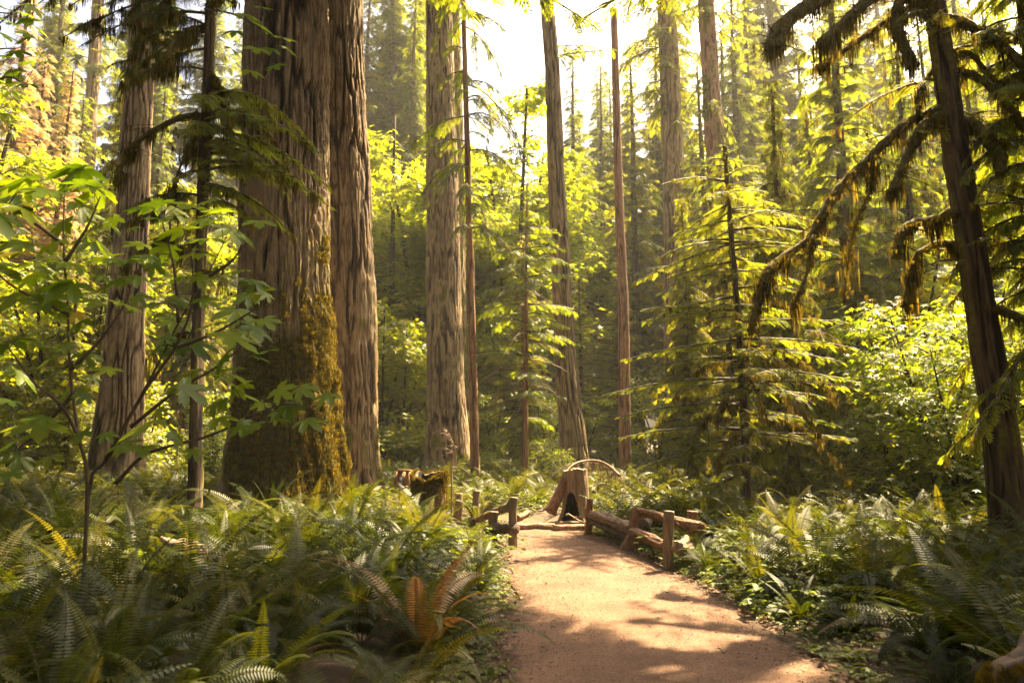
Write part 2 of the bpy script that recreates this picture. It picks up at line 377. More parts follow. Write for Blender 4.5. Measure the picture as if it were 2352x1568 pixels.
M = {}
M['fir'] = bark_mat('fir_bark', (.022, .015, .007), (.15, .105, .06), (.34, .255, .15))
M['fir_dark'] = bark_mat('old_fir_bark', (.014, .009, .004), (.09, .06, .033), (.25, .185, .11), mossc=(.075, .066, .011))
M['red'] = bark_mat('red_bark', (.06, .03, .018), (.2, .105, .06), (.33, .2, .125), bump=.4)
M['dark'] = bark_mat('dark_bark', (.012, .009, .006), (.045, .032, .02), (.10, .07, .045), bump=.5)
M['twig'] = plain('twig_bark', (.035, .022, .012), (.09, .06, .03))
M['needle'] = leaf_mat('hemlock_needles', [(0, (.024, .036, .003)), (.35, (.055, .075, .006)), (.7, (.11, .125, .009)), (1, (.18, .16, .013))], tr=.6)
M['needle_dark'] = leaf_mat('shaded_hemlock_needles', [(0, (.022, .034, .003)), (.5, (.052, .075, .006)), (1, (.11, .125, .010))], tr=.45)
M['needle_lit'] = leaf_mat('lit_green_needles', [(0, (.035, .065, .006)), (.5, (.09, .13, .009)), (1, (.17, .19, .015))], tr=.5)  # brighter copy of the hemlock needles, sky light put into the colour
M['needle_gold'] = leaf_mat('golden_needles', [(0, (.04, .062, .006)), (.4, (.09, .115, .009)), (.75, (.15, .17, .014)), (1, (.23, .20, .03))], tr=.58, trcol=(1.2, 1.12, .4))  # yellower, paler needles with the sunlit glow lifted into the colour
M['needle_rust'] = leaf_mat('dry_rust_needles', [(0, (.13, .095, .05)), (.5, (.27, .20, .11)), (1, (.38, .30, .18))], tr=.5, trcol=(1.05, .9, .6))
M['maple'] = leaf_mat('maple_leaves', [(0, (.05, .085, .006)), (.5, (.12, .15, .008)), (.85, (.19, .19, .010)), (1, (.26, .22, .02))], tr=.55, trcol=(1.2, 1.15, .35), gloss=.04)
M['maple_near'] = leaf_mat('near_maple_leaves', [(0, (.05, .085, .005)), (.5, (.11, .155, .008)), (.85, (.18, .21, .012)), (1, (.34, .24, .03))], tr=.5, trcol=(1.1, 1.1, .35), gloss=.02, rough=.4)
M['fern'] = leaf_mat('fern_fronds', [(0, (.011, .018, .002)), (.4, (.028, .038, .003)), (.8, (.058, .06, .005)), (1, (.10, .085, .012))], tr=.36, trcol=(1.0, .95, .25), gloss=.02, rough=.45, objvar=.5)
M['fern_rust'] = leaf_mat('dead_fern_fronds', [(0, (.045, .022, .008)), (.5, (.12, .058, .016)), (1, (.22, .13, .04))], tr=.45, trcol=(1.1, .8, .5), gloss=.03)
M['cover'] = leaf_mat('ground_cover_leaves', [(0, (.03, .05, .006)), (.5, (.065, .095, .009)), (1, (.15, .15, .02))], tr=.45)
M['moss'] = leaf_mat('hanging_moss', [(0, (.025, .02, .004)), (.5, (.065, .055, .009)), (1, (.12, .10, .017))], tr=.45, trcol=(1.2, .95, .5), gloss=.0)
M['moss_solid'] = plain('moss_cushion', (.035, .03, .005), (.13, .105, .016), scale=22, rough=1, bump=1, dist=.03)
M['litter'] = leaf_mat('forest_litter', [(0, (.03, .016, .008)), (.5, (.10, .055, .028)), (1, (.24, .15, .08))], tr=.15, trcol=(1, .8, .6), gloss=.02)
M['deadwood'] = plain('bleached_wood', (.085, .05, .026), (.34, .22, .13), scale=7, stretch=(3, 3, .35), bump=.6)
M['redwood'] = plain('reddish_log_wood', (.06, .026, .011), (.27, .125, .05), scale=7, stretch=(3, 3, 1), bump=.7)
M['redrail'] = plain('reddish_rail_wood', (.05, .022, .010), (.25, .12, .05), scale=8, stretch=(3.5, .35, 3.5), bump=1, dist=.03)
M['deadrail'] = plain('bleached_rail_wood', (.07, .042, .024), (.33, .22, .135), scale=8, stretch=(3.5, .35, 3.5), bump=1, dist=.03)
M['brownrail'] = plain('brown_rail_wood', (.04, .027, .015), (.18, .12, .07), scale=8, stretch=(3.5, .35, 3.5), bump=1, dist=.03)
M['postwood'] = plain('weathered_post_wood', (.06, .04, .022), (.22, .15, .085), scale=9, stretch=(3, 3, .4), bump=.7)
M['signwood'] = plain('sign_wood', (.2, .10, .045), (.33, .18, .08), scale=12, stretch=(1, 6, 1), bump=.2)
M['signpale'] = plain('pale_sign_panel', (.42, .36, .24), (.55, .48, .34), scale=5, bump=.1)
M['twigwood'] = plain('dark_root_wood', (.03, .017, .008), (.10, .055, .025), scale=9)
M['metal'] = plain('galvanised_metal', (.2, .21, .2), (.33, .34, .32), scale=10, rough=.5, metal=.7, bump=.1)
M['hole'] = plain('shaded_hollow', (.006, .004, .003), (.02, .013, .008), bump=.3)  # near-black inner walls, the shade of the hollow put into the colour

# ground
def ground_mat():
    m = bpy.data.materials.new('forest_floor'); nt, ns, ln = nodes(m)
    out = N(ns, 'ShaderNodeOutputMaterial'); p = N(ns, 'ShaderNodeBsdfPrincipled'); p.inputs['Roughness'].default_value = .95
    tc = N(ns, 'ShaderNodeTexCoord')
    n1 = N(ns, 'ShaderNodeTexNoise'); n1.inputs['Scale'].default_value = 9; n1.inputs['Detail'].default_value = 10; n1.inputs['Roughness'].default_value = .7; ln.new(tc.outputs['Object'], n1.inputs[0])
    n2 = N(ns, 'ShaderNodeTexNoise'); n2.inputs['Scale'].default_value = .8; n2.inputs['Detail'].default_value = 4; ln.new(tc.outputs['Object'], n2.inputs[0])
    r = ramp(ns, [(.3, (.03, .018, .01)), (.55, (.085, .05, .028)), (.75, (.17, .105, .06))]); ln.new(n1.outputs[0], r.inputs[0])
    r2 = ramp(ns, [(.45, (0, 0, 0)), (.62, (1, 1, 1))]); ln.new(n2.outputs[0], r2.inputs[0])
    mx = N(ns, 'ShaderNodeMix', data_type='RGBA'); ln.new(r2.outputs[0], mx.inputs[0]); ln.new(r.outputs[0], mx.inputs[6]); mx.inputs[7].default_value = (.05, .055, .012, 1)
    ln.new(mx.outputs[2], p.inputs['Base Color'])
    bp = N(ns, 'ShaderNodeBump'); bp.inputs['Strength'].default_value = .8; bp.inputs['Distance'].default_value = .03; ln.new(n1.outputs[0], bp.inputs['Height']); ln.new(bp.outputs[0], p.inputs['Normal'])
    ln.new(p.outputs[0], out.inputs[0]); return m
def path_mat():
    m = bpy.data.materials.new('gravel_path'); nt, ns, ln = nodes(m)
    out = N(ns, 'ShaderNodeOutputMaterial'); p = N(ns, 'ShaderNodeBsdfPrincipled'); p.inputs['Roughness'].default_value = .9
    p.inputs['Specular IOR Level'].default_value = .25
    tc = N(ns, 'ShaderNodeTexCoord')
    n1 = N(ns, 'ShaderNodeTexNoise'); n1.inputs['Scale'].default_value = 60; n1.inputs['Detail'].default_value = 6; n1.inputs['Roughness'].default_value = .8; ln.new(tc.outputs['Object'], n1.inputs[0])
    n2 = N(ns, 'ShaderNodeTexNoise'); n2.inputs['Scale'].default_value = 1.6; n2.inputs['Detail'].default_value = 6; n2.inputs['Roughness'].default_value = .6; ln.new(tc.outputs['Object'], n2.inputs[0])
    v = N(ns, 'ShaderNodeTexVoronoi'); v.inputs['Scale'].default_value = 75; ln.new(tc.outputs['Object'], v.inputs[0])
    r = ramp(ns, [(.25, (.05, .028, .018)), (.5, (.15, .088, .056)), (.78, (.30, .195, .135))]); ln.new(n1.outputs[0], r.inputs[0])
    r2 = ramp(ns, [(.3, (.6, .54, .48)), (.7, (1.15, 1.1, 1.05))]); ln.new(n2.outputs[0], r2.inputs[0])
    mx = N(ns, 'ShaderNodeMix', data_type='RGBA', blend_type='MULTIPLY'); mx.inputs[0].default_value = 1; ln.new(r.outputs[0], mx.inputs[6]); ln.new(r2.outputs[0], mx.inputs[7])
    at = N(ns, 'ShaderNodeAttribute', attribute_name='tint')
    n4 = N(ns, 'ShaderNodeTexNoise'); n4.inputs['Scale'].default_value = 11; n4.inputs['Detail'].default_value = 5; ln.new(tc.outputs['Object'], n4.inputs[0])
    e = N(ns, 'ShaderNodeMath', operation='MULTIPLY_ADD'); ln.new(n4.outputs[0], e.inputs[0]); e.inputs[1].default_value = 1.2; e.inputs[2].default_value = -.6
    e2 = N(ns, 'ShaderNodeMath', operation='ADD', use_clamp=True); ln.new(e.outputs[0], e2.inputs[0]); ln.new(at.outputs['Fac'], e2.inputs[1])
    r4 = ramp(ns, [(.35, (0, 0, 0)), (.7, (1, 1, 1))]); ln.new(e2.outputs[0], r4.inputs[0])
    mx2 = N(ns, 'ShaderNodeMix', data_type='RGBA'); ln.new(r4.outputs[0], mx2.inputs[0]); ln.new(mx.outputs[2], mx2.inputs[6]); mx2.inputs[7].default_value = (.07, .042, .024, 1)
    ln.new(mx2.outputs[2], p.inputs['Base Color'])
    ad = N(ns, 'ShaderNodeMath', operation='ADD'); ln.new(n1.outputs[0], ad.inputs[0]); ln.new(v.outputs['Distance'], ad.inputs[1])
    bp = N(ns, 'ShaderNodeBump'); bp.inputs['Strength'].default_value = .55; bp.inputs['Distance'].default_value = .012; ln.new(ad.outputs[0], bp.inputs['Height']); ln.new(bp.outputs[0], p.inputs['Normal'])
    ln.new(p.outputs[0], out.inputs[0]); return m

# ------------------------------------------------------------------ ground + path
def grid(xs, ys, fz, tintf=None):
    X, Y = np.meshgrid(xs, ys); Z = fz(X, Y); V = np.stack([X, Y, Z], -1).reshape(-1, 3); nx = len(xs)
    i = (np.arange(len(ys) - 1)[:, None] * nx + np.arange(nx - 1)[None]).ravel()
    F = np.vstack([np.stack([i, i + 1, i + nx + 1], 1), np.stack([i, i + nx + 1, i + nx], 1)])
    b = Buf(); b.add(V, F, 0.5 if tintf is None else tintf(X, Y).ravel()); return b
xs = np.concatenate([np.linspace(-600, -16, 14), np.arange(-15, 15.01, .12), np.linspace(16, 600, 14)])
ys = np.concatenate([np.linspace(-400, -7, 8), np.arange(-6, 26.01, .12), np.linspace(27, 900, 24)])
def gfar(X, Y):
    far = np.hypot(X, Y) > 40
    g = gz(X, Y) + 0.02 * (vn(X * 3 + 900, Y * 3 + 900, None, 2) - .5)
    return np.where(path_dist(X, Y) < 0.12, -0.02, g) * np.where(far, .3, 1)
g = place(grid(xs, ys, gfar).mesh('ground', ground_mat(), True)); g['kind'] = 'structure'
# path strip: rows along, with ragged edges; sits 4 mm above its bed
def path_buf():
    b = Buf(); ny = 420; yy = np.linspace(-14, 12.12, ny); na = 40
    l, r = path_lr(yy); e1 = .10 * (vn(yy * 2.1 + 50, yy * 0 + 3, None, 9) - .5) * 2; e2 = .10 * (vn(yy * 2.3 + 90, yy * 0 + 5, None, 10) - .5) * 2
    l = l + e1 - .1; r = r + e2 + .1
    tt = np.linspace(0, 1, na); X = l[:, None] * (1 - tt) + r[:, None] * tt; Y = np.repeat(yy[:, None], na, 1)
    Z = .004 + .02 * np.sin(np.pi * tt)[None] + .012 * (vn(X * 2.5 + 100, Y * 2.5 + 100, None, 4) - .5)
    edge = np.minimum(tt, 1 - tt)[None] * (r - l)[:, None]; T = np.clip(1 - edge / .35, 0, 1) * .8
    V = np.stack([X, Y, Z], -1).reshape(-1, 3); i = (np.arange(ny - 1)[:, None] * na + np.arange(na - 1)[None]).ravel()
    b.add(V, np.vstack([np.stack([i, i + 1, i + na + 1], 1), np.stack([i, i + na + 1, i + na], 1)]), T.ravel())
    nx = 160; xx = np.linspace(-9, -0.35, nx); yc = 11.7 - .05 * (xx + .5) + .03 * (xx + .5) ** 2
    na = 20; tt = np.linspace(0, 1, na); X = np.repeat(xx[:, None], na, 1); Y = yc[:, None] + (tt[None] - .5) * 1.6
    Z = .010 + .015 * np.sin(np.pi * tt)[None] + X * 0
    T = np.repeat((np.clip(1 - np.minimum(tt, 1 - tt) * 1.6 / .3, 0, 1) * .8)[None], nx, 0)
    V = np.stack([X, Y, Z], -1).reshape(-1, 3); i = (np.arange(nx - 1)[:, None] * na + np.arange(na - 1)[None]).ravel()
    b.add(V, np.vstack([np.stack([i, i + na + 1, i + 1], 1), np.stack([i, i + na, i + na + 1], 1)]), T.ravel())
    return b
p_ = place(path_buf().mesh('path', path_mat(), True)); p_['kind'] = 'structure'

# ------------------------------------------------------------------ conifer prototypes
def conifer(seed, H, r0, z0, rad, tmpl, dens, n_b, up=.15, droop=.45, sl=.45, mat='needle', bark='fir_dark', moss=.0, tint=.5, profile='cone', lean=0, nth=14, K=9, dead=0, mossl=.3, side_pitch=(-35, -5)):
    """returns (trunk mesh, crown mesh) in local space"""
    global rng
    keep = rng; rng = np.random.default_rng(seed)
    zs = np.arange(-.3, H, .5); C = np.stack([lean * zs / H + .05 * np.sin(zs * .35 + seed), .05 * np.cos(zs * .3), zs], 1)
    rr = r0 * (1 - np.clip(zs / H, 0, 1)) ** .75 + .008
    tb, _, _ = trunk_mesh(C, rr, nth, K, r0 * .06, flare=.5, flare_h=.5, seed=seed, moss=.35)
    cb = Buf(); scs = Scatter(tmpl); ms = Scatter(MOSS)
    for i in range(n_b):
        t = ((i + rng.random()) / n_b) ** .82; z = z0 + (H - z0) * t
        if profile == 'cone': prof = (1 - t) ** .8 * (0.55 + .45 * min(1, t * 6))
        elif profile == 'column': prof = (1 - t ** 3) * (.6 + .4 * min(1, t * 4))
        else: prof = (1 - t) ** .6
        L = max(.12 * rad + .1, rad * prof * rng.uniform(.55, 1.15)); az = i * 2.39996 + rng.normal(0, .35)
        c = np.array([np.interp(z, zs, C[:, 0]), np.interp(z, zs, C[:, 1]), z])
        bough(scs, cb, c, az, L, up + rng.normal(0, .1) + .35 * t, droop * rng.uniform(.7, 1.3), sl, dens, ms if moss > 0 else None, moss * (1.3 - t), mossl, wr=.012 + .012 * L, tint=tint, side_pitch=side_pitch)
    for i in range(dead):
        z = rng.uniform(.8, z0 + 1); az = rng.uniform(0, 6.28); L = rng.uniform(.3, 1.0) * rad * .6
        d = np.array([math.cos(az), math.sin(az), 0]); P = np.array([[0, 0, z], d * L * .5 + [0, 0, z + rng.uniform(-.1, .2)], d * L + [0, 0, z - L * rng.uniform(0, .6)]])
        P[:, 0] += np.interp(z, zs, C[:, 0]); tube(cb, spline(P, 6), np.linspace(.018, .004, 6), 4, .4, 1, cap=False)
        for k in range(3):
            ms.add(P[1] + (P[2] - P[1]) * rng.random(), np.array([1., 0, 0]), np.array([0, 0, 1.]), (.12, .12, mossl * rng.uniform(.5, 1.5)), rng.random())
    scs.emit(cb, 0)
    if moss > 0 or dead: ms.emit(cb, 2)
    tm = tb.mesh('trunk', M[bark], True); cm = cb.mesh('crown', [M[mat], M['twig'], M['moss']])
    rng = keep
    return tm, cm
def make_tree(name, meshes, loc, label, cat, group=None, rz=0, s=1.0):
    e = empty(name, loc, label, cat, group, rz, s)
    place(meshes[0], e, 'trunk'); place(meshes[1], e, 'crown')
    return e
def wpos(px, d, dz=-.05):
    p = pt(px, 437, d); return (float(p[0]), float(d), float(gz(p[0], d)) + dz)

PR = {}
PR['hem1'] = conifer(1, 24, .28, 3.0, 3.6, MID, 12, 170, droop=.5, sl=.55, moss=.25, bark='dark')
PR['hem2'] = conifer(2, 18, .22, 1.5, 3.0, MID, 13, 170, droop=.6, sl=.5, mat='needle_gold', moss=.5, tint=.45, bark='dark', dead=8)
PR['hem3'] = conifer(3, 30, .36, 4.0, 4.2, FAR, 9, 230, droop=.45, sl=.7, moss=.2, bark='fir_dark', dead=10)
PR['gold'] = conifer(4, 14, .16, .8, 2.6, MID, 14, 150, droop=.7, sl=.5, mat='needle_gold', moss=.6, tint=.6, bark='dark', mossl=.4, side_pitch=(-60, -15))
PR['young'] = conifer(5, 7.5, .08, .4, 1.7, MID, 15, 110, up=.25, droop=.35, sl=.4, tint=.6, bark='dark')
PR['fir'] = conifer(6, 44, .55, 15, 5.5, FAR, 8, 220, droop=.4, sl=.9, bark='fir', profile='column', nth=24, K=18)
PR['rust'] = conifer(7, 20, .2, 1.0, 3.2, MID, 12, 150, droop=.6, sl=.55, mat='needle_rust', moss=.2, tint=.5, bark='dark')

def broadleaf(seed, H, rad, n_limb, leaves, ls, mat='maple', z0=1.0, tmpl=PALM, flat=.6):
    global rng
    keep = rng; rng = np.random.default_rng(seed)
    tb = Buf(); cb = Buf(); L_ = Scatter(tmpl); tips = []
    for s in range(3):
        az = s * 2.1 + rng.random(); lean = rng.uniform(.08, .3)
        P = np.array([[0, 0, -.2], [.3 * lean * H * math.cos(az), .3 * lean * H * math.sin(az), H * .4], [lean * H * math.cos(az), lean * H * math.sin(az), H * .9]])
        C = spline(P, 12); tube(tb, C, np.linspace(.012 * H, .003 * H, 12), 8, .4, 0, .1)
        for i in range(n_limb):
            t = rng.uniform(z0 / H, 1); p = np.array([np.interp(t, np.linspace(0, 1, 12), C[:, k]) for k in range(3)])
            a = rng.uniform(0, 6.28); ll = rad * rng.uniform(.4, 1) * (1.1 - .6 * t)
            e = p + np.array([math.cos(a) * ll, math.sin(a) * ll, ll * rng.uniform(-.05, .5)])
            Q = spline([p, (p + e) / 2 + [0, 0, .12 * ll], e], 7); tube(cb, Q, np.linspace(.02, .005, 7), 4, .4, 1, cap=False)
            for k in range(leaves):
                u = rng.uniform(.25, 1.05) ** .8; c = p + (e - p) * u + np.array([0, 0, .1 * ll * math.sin(min(1, u) * 3.1)])
                off = rng.normal(0, 1, 3) * np.array([.32, .32, .13]) * (.4 + .5 * ll)
                x = off * [1, 1, 0] + np.array([math.cos(a), math.sin(a), 0]) * .2 + [0, 0, rng.uniform(-.35, 0)]
                nn = np.array([rng.normal(0, flat * .6), rng.normal(0, flat * .6), 1])
                L_.add(c + off, x, nn, ls * rng.uniform(.6, 1.2), np.clip(rng.normal(.55, .2), 0, 1))
    L_.emit(cb, 0)
    r = tb.mesh('trunk', M['dark'], True), cb.mesh('crown', [M[mat], M['twig']])
    rng = keep
    return r
PR['maple1'] = broadleaf(21, 9, 2.8, 22, 60, .24)
PR['maple2'] = broadleaf(22, 14, 3.6, 30, 70, .26, z0=2)
PR['vine'] = broadleaf(23, 4.2, 1.7, 18, 45, .13, z0=.4)
PR['shrub'] = broadleaf(24, 1.5, .7, 14, 40, .07, mat='cover', z0=.15, tmpl=SMALL)

# ------------------------------------------------------------------ great trunks
def px_axis(pts, d, h_fine, dz, coarse=1.5, H=None, zbase=None):
    """axis through 2352-view points (bottom first) standing at distance d, carried on to height H"""
    P = np.array([q(x, y, d) for x, y in pts])
    b = P[0].copy(); sl = (P[1] - P[0]) / (P[1][2] - P[0][2]); zb = -.3 if zbase is None else zbase
    b = P[0] + sl * (zb - P[0][2]); P = np.vstack([b, P[1:]])
    if H and H > P[-1][2]:
        sl = (P[-1] - P[-2]) / (P[-1][2] - P[-2][2]); P = np.vstack([P, P[-1] + sl * (H - P[-1][2])])
    zz = rows(zb, P[-1][2], min(h_fine, P[-1][2]), dz, coarse)
    zz = zz[zz <= P[-1][2] + 1e-6]
    C = np.stack([np.interp(zz, P[:, 2], P[:, 0]), np.interp(zz, P[:, 2], P[:, 1]), zz], 1)
    # smooth kinks
    return C
def tufts(V, t, n, size, seed, zmax=99, mat='moss', thresh=1.8, hang=1.0):
    """real moss tufts on the mossy patches of a trunk"""
    idx = np.where((t > thresh) & (V[:, 2] < zmax))[0]
    b = Buf(); s = Scatter(MOSS)
    if len(idx):
        for i in rng.choice(idx, min(n, len(idx) * 3)):
            s.add(V[i].astype(float), np.array([rng.normal(), rng.normal(), 0.]), np.array([0, 0, 1.]), (size * 1.1, size * 1.1, size * hang * rng.uniform(.4, 1.3)), rng.random())
        s.emit(b, 0)
    return b
def big_crown(axis, z0, z1, rad, nb, sl=1.0, dens=4.0, mat='needle', tmpl=FAR, droop=.4, seed=0):
    b = Buf(); s = Scatter(tmpl)
    for i in range(nb):
        t = (i + rng.random()) / nb; z = z0 + (z1 - z0) * t
        c = np.array([np.interp(z, axis[:, 2], axis[:, k]) for k in range(3)]); L = rad * (.45 + .55 * min(1, t * 5)) * (1 - t) ** .6 * rng.uniform(.5, 1.15)
        bough(s, b, c, i * 2.39996 + rng.normal(0, .4), max(.5, L), .1 + .3 * t, droop, sl, dens, wr=.04, wseg=7)
    s.emit(b, 0); return b, [M[mat], M['twig'], M['moss']]

def giant(name, pts, d, r_pts, nth, K, depth, dz, hfine, label, bark='fir', H=42, crown=None, moss=.0, flare=.35, flare_h=.8, seed=0, tuft=0, tuft_size=.08, **kw):
    C = px_axis(pts, d, hfine, dz, H=H); zb = C[0, 2]
    r = np.interp(C[:, 2], [p[0] for p in r_pts], [p[1] for p in r_pts])
    tb, V, t = trunk_mesh(C, r, nth, K, depth, flare, flare_h, seed, moss, **kw)
    loc = (C[0, 0], C[0, 1], 0.0)
    e = empty(name, loc, label, 'tree')
    part(tb, 'trunk', M[bark], e, True, loc)
    if tuft:
        mb = tufts(V, t, tuft, tuft_size, seed)
        if mb.n: part(mb, 'moss', M['moss'], e, False, loc)
    if crown:
        cb, mats = big_crown(C, *crown); part(cb, 'crown', mats, e, False, loc)
    return e, C
# boughs hanging on D, H, G, F-side: sprays at chosen heights (part of those trees)
def add_boughs(tree, axis, specs, tmpl=MID, mat='needle', moss=0, mossl=.3, sl=.5, dens=8, droop=.5, up=.1, tint=.5, name='crown', side_pitch=(-35, -5)):
    b = Buf(); s = Scatter(tmpl); ms = Scatter(MOSS)
    for z, az, L in specs:
        c = np.array([np.interp(z, axis[:, 2], axis[:, k]) for k in range(3)])
        bough(s, b, c, az, L, up + rng.normal(0, .06), droop * rng.uniform(.7, 1.3), sl, dens, ms if moss else None, moss, mossl, wr=.012 + .01 * L, tint=tint, side_pitch=side_pitch)
    s.emit(b, 0); ms.emit(b, 2)
    return part(b, name, [M[mat], M['twig'], M['moss']], tree, False, tree.location)
# A: the giant
gA, axA = giant('old_fir_tree', [(655, 1100), (652, 700), (655, 300), (660, 0)], 14.0,
      [(-1, 1.12), (1, 1.06), (2.5, .98), (4.5, .93), (8, .90), (12, .88), (40, .3)], 520, 62, .10, .03, 12.5,
      'colossal furrowed tree trunk draped in moss, widest trunk in the grove', bark='fir_dark', crown=(12.6, 42, 7.5, 90, .8, 6, 'needle', MID), moss=.78, moss_side=R(-60), moss_h=7, mossd_=.16, seed=1,  # crown lies above the frame, widened to shade the left ferns
      tuft=5200, tuft_size=.16, flare=.30, flare_h=.9, lump=.035)
add_boughs(gA, axA, [(z, az, L) for z, az, L in zip(np.linspace(13.0, 18, 26), np.tile([-.1, -.5, .25, -.8, .05, -.3], 5), np.tile([8.4, 7.5, 8.0, 6.5, 7.0], 6))], sl=.7, dens=7, droop=.12, up=.1, name='low_shade_limbs')  # long limbs added above the frame to shade the left ferns
# B: behind to the right
gB, axB = giant('fir_tree', [(792, 1080), (790, 700), (775, 0)], 17.0,
      [(-1, .90), (2, .80), (6, .78), (13, .66), (40, .25)], 340, 46, .075, .04, 14.5,
      'reddish-brown deeply cracked trunk touching the right flank of the colossal one', bark='fir_dark', crown=(15.5, 42, 6.5, 90, .8, 5.5, 'needle', MID), moss=.42, moss_h=9, seed=2, tuft=1500, tuft_size=.1, flare=.18)
# C
gC, axC = giant('fir_tree', [(1030, 1100), (1020, 700), (1013, 300), (1008, 0)], 27.0,
      [(-1, .88), (2, .80), (4, .74), (10, .68), (20, .56), (45, .2)], 280, 44, .055, .05, 21.5,
      'thick straight grey-brown trunk with flared base standing behind the mossy stump', crown=(27, 46, 3.5, 50), moss=.12, seed=3, flare=.42, flare_h=.8)
gC2, _ = giant('fir_tree', [(1062, 1080), (1052, 600), (1044, 0)], 31.0,
      [(-1, .42), (5, .36), (22, .28), (40, .1)], 90, 14, .03, .1, 24,
      'slim mossy trunk half hidden behind the thick straight grey-brown one', H=36, crown=None, moss=.5, seed=4)
# D thin
gD, axD = giant('hemlock_tree', [(1091, 1090), (1083, 700), (1072, 300), (1064, 0)], 22.0,
      [(-1, .16), (5, .125), (16, .08), (30, .03)], 48, 10, .006, .1, 18, 'thin smooth reddish pole-like tree just right of the thick straight trunk', bark='red', H=24, moss=.1, seed=5, flare=.25, flare_h=.4, crown=None)
# E
gE, axE = giant('fir_tree', [(1322, 1080), (1298, 800), (1280, 450), (1268, 150), (1256, 0)], 24.0,
      [(-1, .50), (2, .43), (5, .37), (12, .31), (17, .27), (40, .1)], 220, 26, .045, .05, 19.5,
      'tall leaning grey trunk with a knotty bulge near the top, behind the bleached stump', H=40, crown=(23, 42, 4.0, 55), moss=.3, moss_side=R(0), moss_h=5, seed=6, flare=.30, flare_h=1.0, tuft=900, tuft_size=.1)
# F broken snag
gF, axF = giant('broken_snag', [(1436, 1060), (1432, 700), (1420, 400), (1410, 22)], 26.0,
      [(-1, .24), (5, .215), (12, .17), (22, .12)], 72, 14, .012, .08, 30, 'slim branchless red-brown snag with a snapped top', bark='red', H=None, seed=7, flare=.1)
# G, H
gG, axG = giant('fir_tree', [(1556, 1000), (1554, 640), (1540, 200), (1530, 0)], 34.0,
      [(-1, .72), (8, .62), (25, .48), (45, .2)], 160, 24, .04, .08, 28, 'broad pale trunk far back with its middle bare among green boughs', H=46, crown=(17, 46, 3.6, 80), moss=.1, seed=8)
gH, axH = giant('fir_tree', [(1690, 1000), (1672, 650), (1640, 300), (1622, 0)], 28.0,
      [(-1, .50), (6, .45), (14, .38), (22, .33), (40, .1)], 120, 18, .04, .08, 23, 'orange-brown trunk wrapped in ragged mossy sprays beyond the hemlock sapling', bark='red', H=38, moss=.45, seed=9, crown=None, tuft=800, tuft_size=.2)
# I left
gI, axI = giant('fir_tree', [(265, 1090), (285, 800), (306, 450), (322, 150), (330, 0)], 20.0,
      [(-1, .74), (1.5, .66), (4, .55), (8, .46), (14, .38), (40, .12)], 220, 28, .05, .05, 16.5,
      'pale brown trunk leaning slightly, seen behind the maple sapling leaves', H=38, crown=(20, 40, 3.5, 45), moss=.35, moss_h=3, seed=10, flare=.28, tuft=700, tuft_size=.14)
gJ, _ = giant('fir_tree', [(180, 1000), (200, 400), (225, 0)], 42.0,
      [(-1, .5), (30, .35), (45, .15)], 60, 14, .03, .2, 30, 'distant dim trunk in the bright gap near the rust-coloured foliage', H=44, crown=(20, 46, 3.5, 50), moss=.1, seed=12)

def rand_specs(n, z0, z1, l0, l1, az=None, spread=3.14):
    return [(rng.uniform(z0, z1), (rng.uniform(-3.14, 3.14) if az is None else az + rng.uniform(-spread, spread)), rng.uniform(l0, l1)) for _ in range(n)]
add_boughs(gD, axD, rand_specs(46, 8.5, 24, .9, 2.6), mat='needle', dens=7, droop=.8, sl=.5)
add_boughs(gH, axH, rand_specs(60, 3, 24, .8, 2.3), mat='needle_gold', moss=.5, dens=7, droop=.9)
add_boughs(gE, axE, [(15.8, .15, 2.6), (16.2, .4, 2.2), (15.6, -.3, 1.8)], mat='needle', dens=6, droop=.1, up=.4)


